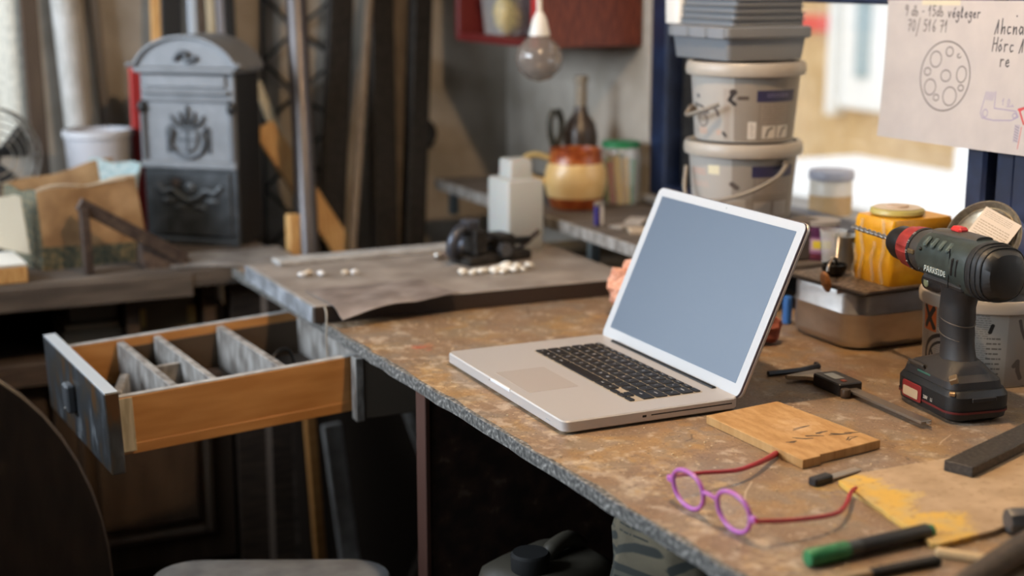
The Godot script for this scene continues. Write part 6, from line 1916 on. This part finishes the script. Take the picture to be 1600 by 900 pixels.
func poles() -> void:
	solo("timber_chest", MB.new().bb(Vector3(-0.105, 0, -1.56), Vector3(0.50, 0.5465, -1.06), 0.004), mat("#4d4035", 0.8), "dark timber chest on the floor carrying the leaning poles", "chest", Vector3(0, -H, 0))
	var gp := nmat([[0.2, "#524d4c"], [0.5, "#5a5554"], [0.8, "#635e5e"]], Vector3(3, 0.6, 3), 0.36, 0.6, 141, 0.02)
	lean("steel_pipe", Vector3(0.018, 0.486, -1.35), Vector3(-0.016, -0.032, -1.20), 0.045, 0.045, true, gp, "thick grey steel pipe leaning on the far wall", "pipe")
	lean("thin_rod", Vector3(0.215, 0.482, -1.45), Vector3(0.094, -0.045, -1.25), 0.020, 0.020, true, nmat([[0.3, "#6d5f50"], [0.7, "#8a7b69"]], Vector3(8, 1, 8), 0.6, 0.1, 142, 0.02), "thin brown rod leaning between the dark iron bars", "rod")
	lean("iron_bar", Vector3(0.165, 0.483, -1.50), Vector3(0.090, -0.042, -1.38), 0.060, 0.02, false, M.black_iron, "wide black iron bar behind the thin brown rod", "bar", "", -0.243, -1.545)
	lean("iron_bar", Vector3(0.265, 0.483, -1.52), Vector3(0.212, -0.042, -1.37), 0.060, 0.03, false, M.black_iron, "black iron bar just right of the thin brown rod", "bar")
	lean("iron_bar", Vector3(0.366, 0.483, -1.52), Vector3(0.282, -0.042, -1.37), 0.050, 0.03, false, M.black_iron, "black iron bar beside the bare plaster wall", "bar")
	lean("brown_plank", Vector3(0.325, 0.483, -1.56), Vector3(0.262, -0.042, -1.42), 0.050, 0.016, false, nmat([[0.3, "#5f554b"], [0.7, "#7a6f63"]], Vector3(10, 1, 10), 0.75, 0, 143, 0.02), "grey brown plank between two black iron bars", "plank")
	# short leaning boards with free upper ends
	var board := func(called: String, lo: Vector3, hi: Vector3, w: float, d: float, m: Material, label: String):
		var mb := MB.new().bar(Vector3.ZERO, hi - lo, w, d, d * 0.1, Vector3(0.1, 0, 1))
		solo(called, mb, m, label, "board", lo)
	board.call("pine_board", Vector3(0.202, -0.232, -1.268), Vector3(-0.045, 0.218, -1.42), 0.050, 0.016, M.oak, "yellow pine board leaning crosswise behind the steel pipe")
	board.call("pale_slat", Vector3(0.152, -0.2498, -1.382), Vector3(-0.034, 0.306, -1.50), 0.020, 0.012, M.cream_wood, "pale narrow slat leaning crosswise behind the pine board")
	board.call("pine_post", Vector3(-0.078, -0.2498, -1.10), Vector3(-0.068, 0.07, -1.13), 0.024, 0.024, M.oak, "short pine post standing between mailbox and steel pipe")
	# lattice girder
	var t := thing("lattice_girder", "dark steel lattice girder with zigzag web standing behind the pipe", "girder", Vector3(0, -0.2505, 0))
	var ch = M.black_iron
	for x in [[0.185, 0.180], [0.10, 0.062], [0.02, -0.01]]:
		part(t, "chord", MB.new().tube([Vector3(x[1], 0.001, -1.570), Vector3(x[0], 1.10, -1.592)], 0.005, 8).smooth(50), ch)
	for k in 15:
		var y0 := 0.02 + k * 0.072
		var fx := func(y: float, side: float) -> Vector3: return Vector3(lerpf(0.062, 0.10, y / 1.10) if side < 0 else lerpf(0.180, 0.185, y / 1.10), y, lerpf(-1.570, -1.592, y / 1.10))
		var fx2 := func(y: float, side: float) -> Vector3: return Vector3(lerpf(-0.01, 0.02, y / 1.10) if side < 0 else lerpf(0.062, 0.10, y / 1.10), y, lerpf(-1.570, -1.592, y / 1.10))
		var s := -1.0 if k % 2 else 1.0
		part(t, "web_bar", MB.new().tube([fx.call(y0, s), fx.call(y0 + 0.072, -s)], 0.004, 6).smooth(50), ch)
		part(t, "web_bar", MB.new().tube([fx2.call(y0, -s), fx2.call(y0 + 0.072, s)], 0.004, 6).smooth(50), ch)
	# coil of cable hanging at the bars
	for q in [[0.372, 0.315], [0.390, 0.165]]:
		solo("cable_coil", MB.new().tube(shift(circle_pts(0.026, 24), Vector3.ZERO), 0.012, 8, false, 1.0, true).smooth(60), M.rubber, "black cable coil hanging beside the plaster wall, upper one" if q[1] > 0.2 else "black cable coil hanging beside the plaster wall, lower one", "cable", Vector3(q[0], q[1], -1.586), 0.0)
	# things standing on the side bench behind the mailbox
	var strip := func(called: String, x0: float, x1: float, w: float, m: Material, label: String):
		var lo := Vector3(x0, 0.001, -1.48)
		var hi := Vector3(x1, 0.86, -1.585)
		solo(called, MB.new().bar(Vector3.ZERO, hi - lo, w, 0.012, 0.0015, Vector3(0.05, 0, 1)), m, label, "strip", lo)
	strip.call("pine_strip", -0.258, -0.222, 0.020, M.oak, "pale pine strip rising behind the left of the mailbox")
	strip.call("black_board", -0.226, -0.184, 0.042, M.rubber, "wide black board rising behind the mailbox")
	strip.call("blue_strip", -0.172, -0.150, 0.017, mat("#b3bfcc", 0.5), "pale blue strip rising behind the mailbox")
	strip.call("brown_strip", -0.148, -0.134, 0.014, M.dark_wood, "narrow dark brown strip rising behind the mailbox")
	strip.call("cream_strip", -0.128, -0.115, 0.018, M.cream_wood, "cream strip rising behind the mailbox")
	strip.call("grey_strip", -0.106, -0.093, 0.015, mat("#85858c", 0.5), "grey strip rising behind the right of the mailbox")
	strip.call("dark_strip", -0.086, -0.068, 0.020, M.rubber, "black strip rising behind the right of the mailbox")
	strip.call("red_strip", -0.335, -0.285, 0.022, M.bright_red, "short red strip between mailbox and pail") if false else solo("red_strip", MB.new().bar(Vector3.ZERO, Vector3(0.008, 0.352, -0.03), 0.024, 0.014, 0.002, Vector3(0, 0, 1)), mat("#b8302a", 0.5), "red painted strip standing between mailbox and pail", "strip", Vector3(-0.312, 0.001, -1.42))
	# drain pipe and posts by the far window
	solo("drain_pipe", MB.new().tube([Vector3.ZERO, Vector3(-0.045, 0.95, -0.03)], 0.028, 24).smooth(40), nmat([[0.3, "#a7a49e"], [0.7, "#c2c0bc"]], Vector3(9, 1.5, 9), 0.5, 0, 145, 0.02), "thick pale plastic pipe standing on the side bench", "pipe", Vector3(-0.402, 0.001, -1.530))
	solo("brown_post", MB.new().bar(Vector3.ZERO, Vector3(-0.008, 0.95, -0.015), 0.036, 0.02, 0.003, Vector3(0, 0, 1)), M.cab_wood, "dark brown wooden post beside the pale pipe", "post", Vector3(-0.492, 0.001, -1.552))
	solo("narrow_pipe", MB.new().tube([Vector3.ZERO, Vector3(-0.03, 0.95, -0.02)], 0.011, 14).smooth(40), mat("#6b6258", 0.6), "narrow brown pipe beside the thick pale pipe", "pipe", Vector3(-0.345, 0.001, -1.56))


func under_things() -> void:
	# poles seen below the drawer
	var low := func(called: String, lo: Vector3, hi: Vector3, w: float, m: Material, label: String):
		solo(called, MB.new().bar(Vector3.ZERO, hi - lo, w, 0.018, 0.002, Vector3(0.05, 0, 1)), m, label, "strip", lo)
	low.call("wood_batten", Vector3(-0.070, -0.7995, -0.97), Vector3(-0.090, -0.20, -1.0), 0.022, M.drawer_wood, "brown wood batten standing under the bench end")
	low.call("grey_batten", Vector3(-0.013, -0.7995, -0.92), Vector3(-0.050, -0.325, -0.97), 0.038, M.grey_paint, "wide grey batten leaning under the bench end")
	low.call("slim_batten", Vector3(-0.110, -0.7995, -1.02), Vector3(-0.125, -0.2, -1.03), 0.018, M.old_wood, "slim grey brown batten in the gap beside the side bench")
	low.call("steel_strip", Vector3(0.285, -0.7995, -1.00), Vector3(0.105, -0.27, -1.02), 0.018, M.worn_grey, "grey steel strip slanting under the bench")
	low.call("thin_strip", Vector3(0.10, -0.7995, -1.035), Vector3(0.26, -0.45, -1.05), 0.010, M.old_wood, "thin strip slanting the other way under the bench")
	# stool
	var t := thing("stool", "grey metal stool with rounded seat in front of the bench", "stool", Vector3(-0.408, -H + 0.0, -0.165), -24.0)
	part(t, "seat", MB.new().ring_pts([rring(0.30, 0.27, 0.05, 0.470, 0, 0, 6), rring(0.335, 0.295, 0.055, 0.476, 0, 0, 6), rring(0.345, 0.305, 0.06, 0.488, 0, 0, 6), rring(0.335, 0.295, 0.06, 0.499, 0, 0, 6), rring(0.30, 0.26, 0.05, 0.5035, 0, 0, 6), rring(0.15, 0.12, 0.04, 0.504, 0, 0, 6)], true).smooth(40), nmat([[0.25, "#777b80"], [0.5, "#858a8f"], [0.8, "#92979c"]], Vector3.ONE * 2, 0.4, 0.2, 151, 0.015))
	for sx in [-1.0, 1.0]:
		for sz in [-1.0, 1.0]:
			part(t, "leg", MB.new().tube([Vector3(sx * 0.15, 0.0, sz * 0.135), Vector3(sx * 0.11, 0.472, sz * 0.10)], 0.012, 12).smooth(40), M.dark_metal)
	for s in [-1.0, 1.0]:
		part(t, "rung", MB.new().tube([Vector3(-0.136, 0.16, s * 0.123), Vector3(0.136, 0.16, s * 0.123)], 0.008, 10).smooth(40), M.dark_metal)
	# chair with a round plywood back
	t = thing("chair", "dark brown wooden chair with rounded back beside the stool", "chair", Vector3(-0.849, -H, 0.0), 0.0)
	var bk := nmat([[0.2, "#241c17"], [0.5, "#2b221c"], [0.8, "#332821"]], Vector3(4, 1, 4), 0.5, 0, 152, 0.02)
	var ol := []
	for k in 48:
		var a := TAU * k / 48
		ol.append(Vector2(cos(a) * 0.205, -(0.687 + sin(a) * 0.275)))
	var mb := MB.new()
	mb.T = Transform3D(Basis(Vector3.RIGHT, Vector3(0, 0.06, 1).normalized(), Vector3(0, -1, 0.06).normalized()), Vector3(0, 0, 0.145))
	mb.prism(ol, 0.0, 0.014, 0.003)
	part(t, "backrest", mb.smooth(30), bk, "rounded dark plywood back")
	part(t, "seat", MB.new().ring_pts([rring(0.40, 0.40, 0.08, 0.428, 0, -0.03, 6), rring(0.42, 0.42, 0.09, 0.440, 0, -0.03, 6), rring(0.41, 0.41, 0.09, 0.452, 0, -0.03, 6)], true).smooth(40), bk)
	for sx in [-1.0, 1.0]:
		part(t, "leg", MB.new().tube([Vector3(sx * 0.19, 0.0, -0.21), Vector3(sx * 0.165, 0.43, -0.17)], [0.012, 0.016], 12).smooth(40), bk)
		part(t, "leg", MB.new().tube([Vector3(sx * 0.19, 0.0, 0.19), Vector3(sx * 0.160, 0.43, 0.12)], [0.012, 0.016], 12).smooth(40), bk)
	# crate, canister and sack under the bench
	t = thing("low_crate", "dark wooden crate standing on the floor under the bench", "crate", Vector3(0.06, -H, 0.20))
	part(t, "top", MB.new().bb(Vector3(-0.19, 0.20, -0.32), Vector3(0.32, 0.22, 0.32), 0.002), M.dark_wood)
	for k in 3:
		part(t, "slat", MB.new().bb(Vector3(-0.19, 0.01 + k * 0.065, 0.30), Vector3(0.32, 0.06 + k * 0.065, 0.315), 0.002), M.dark_wood)
		part(t, "slat", MB.new().bb(Vector3(-0.188, 0.01 + k * 0.065, -0.31), Vector3(-0.173, 0.06 + k * 0.065, 0.299), 0.002), M.dark_wood)
	for sx in [-0.165, 0.31]:
		for sz in [-0.30, 0.29]:
			part(t, "post", MB.new().bb(Vector3(sx - 0.008, 0, sz - 0.008), Vector3(sx + 0.008, 0.20, sz + 0.008)), M.dark_wood)
	t = thing("jerrycan", "grey brown plastic jerrycan with black cap under the bench", "canister", Vector3(-0.045, -H + 0.2203, -0.02), 22.0)
	var jm := mat("#4a453b", 0.5)
	part(t, "body", MB.new().ring_pts([rring(0.16, 0.13, 0.03, 0.0), rring(0.175, 0.145, 0.035, 0.01), rring(0.175, 0.145, 0.035, 0.30), rring(0.165, 0.135, 0.035, 0.322), rring(0.13, 0.10, 0.03, 0.335)], true).smooth(45), jm)
	part(t, "cap", MB.new().lathe([Vector2(0.026, 0.3352), Vector2(0.027, 0.356), Vector2(0.024, 0.360), Vector2(0, 0.360)], 24).smooth(40), M.rubber).position = Vector3(-0.045, 0, 0.01)
	part(t, "handle", MB.new().tube(spline([Vector3(0.0, 0.328, 0.0), Vector3(0.01, 0.345, 0.0), Vector3(0.045, 0.349, 0.0), Vector3(0.072, 0.330, 0.0)]), 0.012, 10).smooth(60), jm)
	t = thing("printed_sack", "grey printed paper sack leaning under the bench edge", "sack", Vector3(0.062, -H + 0.2203, 0.300), 20.0)
	var im := Image.create(512, 512, false, Image.FORMAT_RGB8)
	im.fill(Color("#615947"))
	var nz := noise3(161, 0.02)
	for y in range(0, 512, 2):
		for x in range(0, 512, 2):
			im.fill_rect(Rect2i(x, y, 2, 2), Color("#575040").lerp(Color("#6b624f"), 0.5 + nz.get_noise_2d(x, y)))
	var gk := Color("#2c2f2b")
	for q in [[20, 330, 40], [60, 350, 50], [100, 330, 40], [276, 330, 40], [316, 350, 50], [356, 330, 40]]:
		stroke(im, [Vector2(q[0], q[1]), Vector2(q[0] + 30, q[1] + q[2])], 14, gk)
	for j in 8:
		stroke(im, [Vector2(j * 64 + 8, 330), Vector2(j * 64 + 40, 372)], 9, gk)
		stroke(im, [Vector2(j * 64 + 44, 326), Vector2(j * 64 + 30, 368)], 7, gk)
		stroke(im, [Vector2(j * 64 + 4, 455), Vector2(j * 64 + 58, 470)], 5, gk)
		label_lines(im, Rect2i(j * 64 + 6, 478, 50, 24), 8, gk, 30 + j)
	for q in [[10, 400, 50, 45], [202, 395, 50, 50], [456, 400, 50, 48], [70, 410, 55, 50], [140, 405, 50, 50], [266, 400, 50, 45], [326, 410, 55, 50], [396, 405, 50, 50], [40, 260, 60, 40], [300, 260, 60, 40], [10, 180, 90, 40], [270, 180, 90, 40]]:
		im.fill_rect(Rect2i(q[0], q[1], q[2], q[3]), gk)
		im.fill_rect(Rect2i(q[0] + 8, q[1] + 8, q[2] - 16, q[3] - 16), Color("#4e4d42"))
		im.fill_rect(Rect2i(q[0] + 14, q[1] + 14, q[2] - 28, q[3] - 28), gk)
	var rings := []
	for k in 15:
		var v := k / 14.0
		var w := 0.30 + 0.04 * sin(v * PI)
		var d := 0.16 + 0.035 * sin(v * PI) - 0.03 * v * v
		var ring := rring(w, d, 0.045, 0.545 * v, -0.035 * v * v, 0.0, 6)
		for i in ring.size():
			ring[i] += Vector3(nz.get_noise_2d(i * 40, k * 30), 0, nz.get_noise_2d(i * 40 + 200, k * 30)) * 0.012
		rings.append(ring)
	var sm := img_mat(im, 0.85)
	sm.texture_repeat = true
	part(t, "body", MB.new().ring_pts(rings, true).smooth(60), sm)


func crumbs() -> void:
	# wood chips and filings strewn over the bench
	var g := RandomNumberGenerator.new()
	g.seed = 77
	var mb := MB.new()
	for k in 420:
		var z := g.randf_range(-0.44, 0.66)
		var x := g.randf_range(-0.17, 0.36) if g.randf() < 0.6 else g.randf_range(-0.18, 0.05)
		if x > -0.135 and x < 0.14 and z > -0.195 and z < 0.195:
			continue
		if x > 0.04 and z > 0.19 and z < 0.41 or x > 0.03 and z > 0.43:
			continue
		var s := g.randf_range(0.0005, 0.0014)
		mb.box(Vector3(x, s * 0.5 + 0.0009, z), Vector3(s * g.randf_range(1.0, 2.6), s, s * 1.2), 0.0, Basis(Vector3.UP, g.randf() * TAU))
	var o := solo("wood_chips", mb, mat("#c8b08a", 0.8), "fine pale wood chips strewn over the bench top", "chips")
	o.set_meta("kind", "stuff")
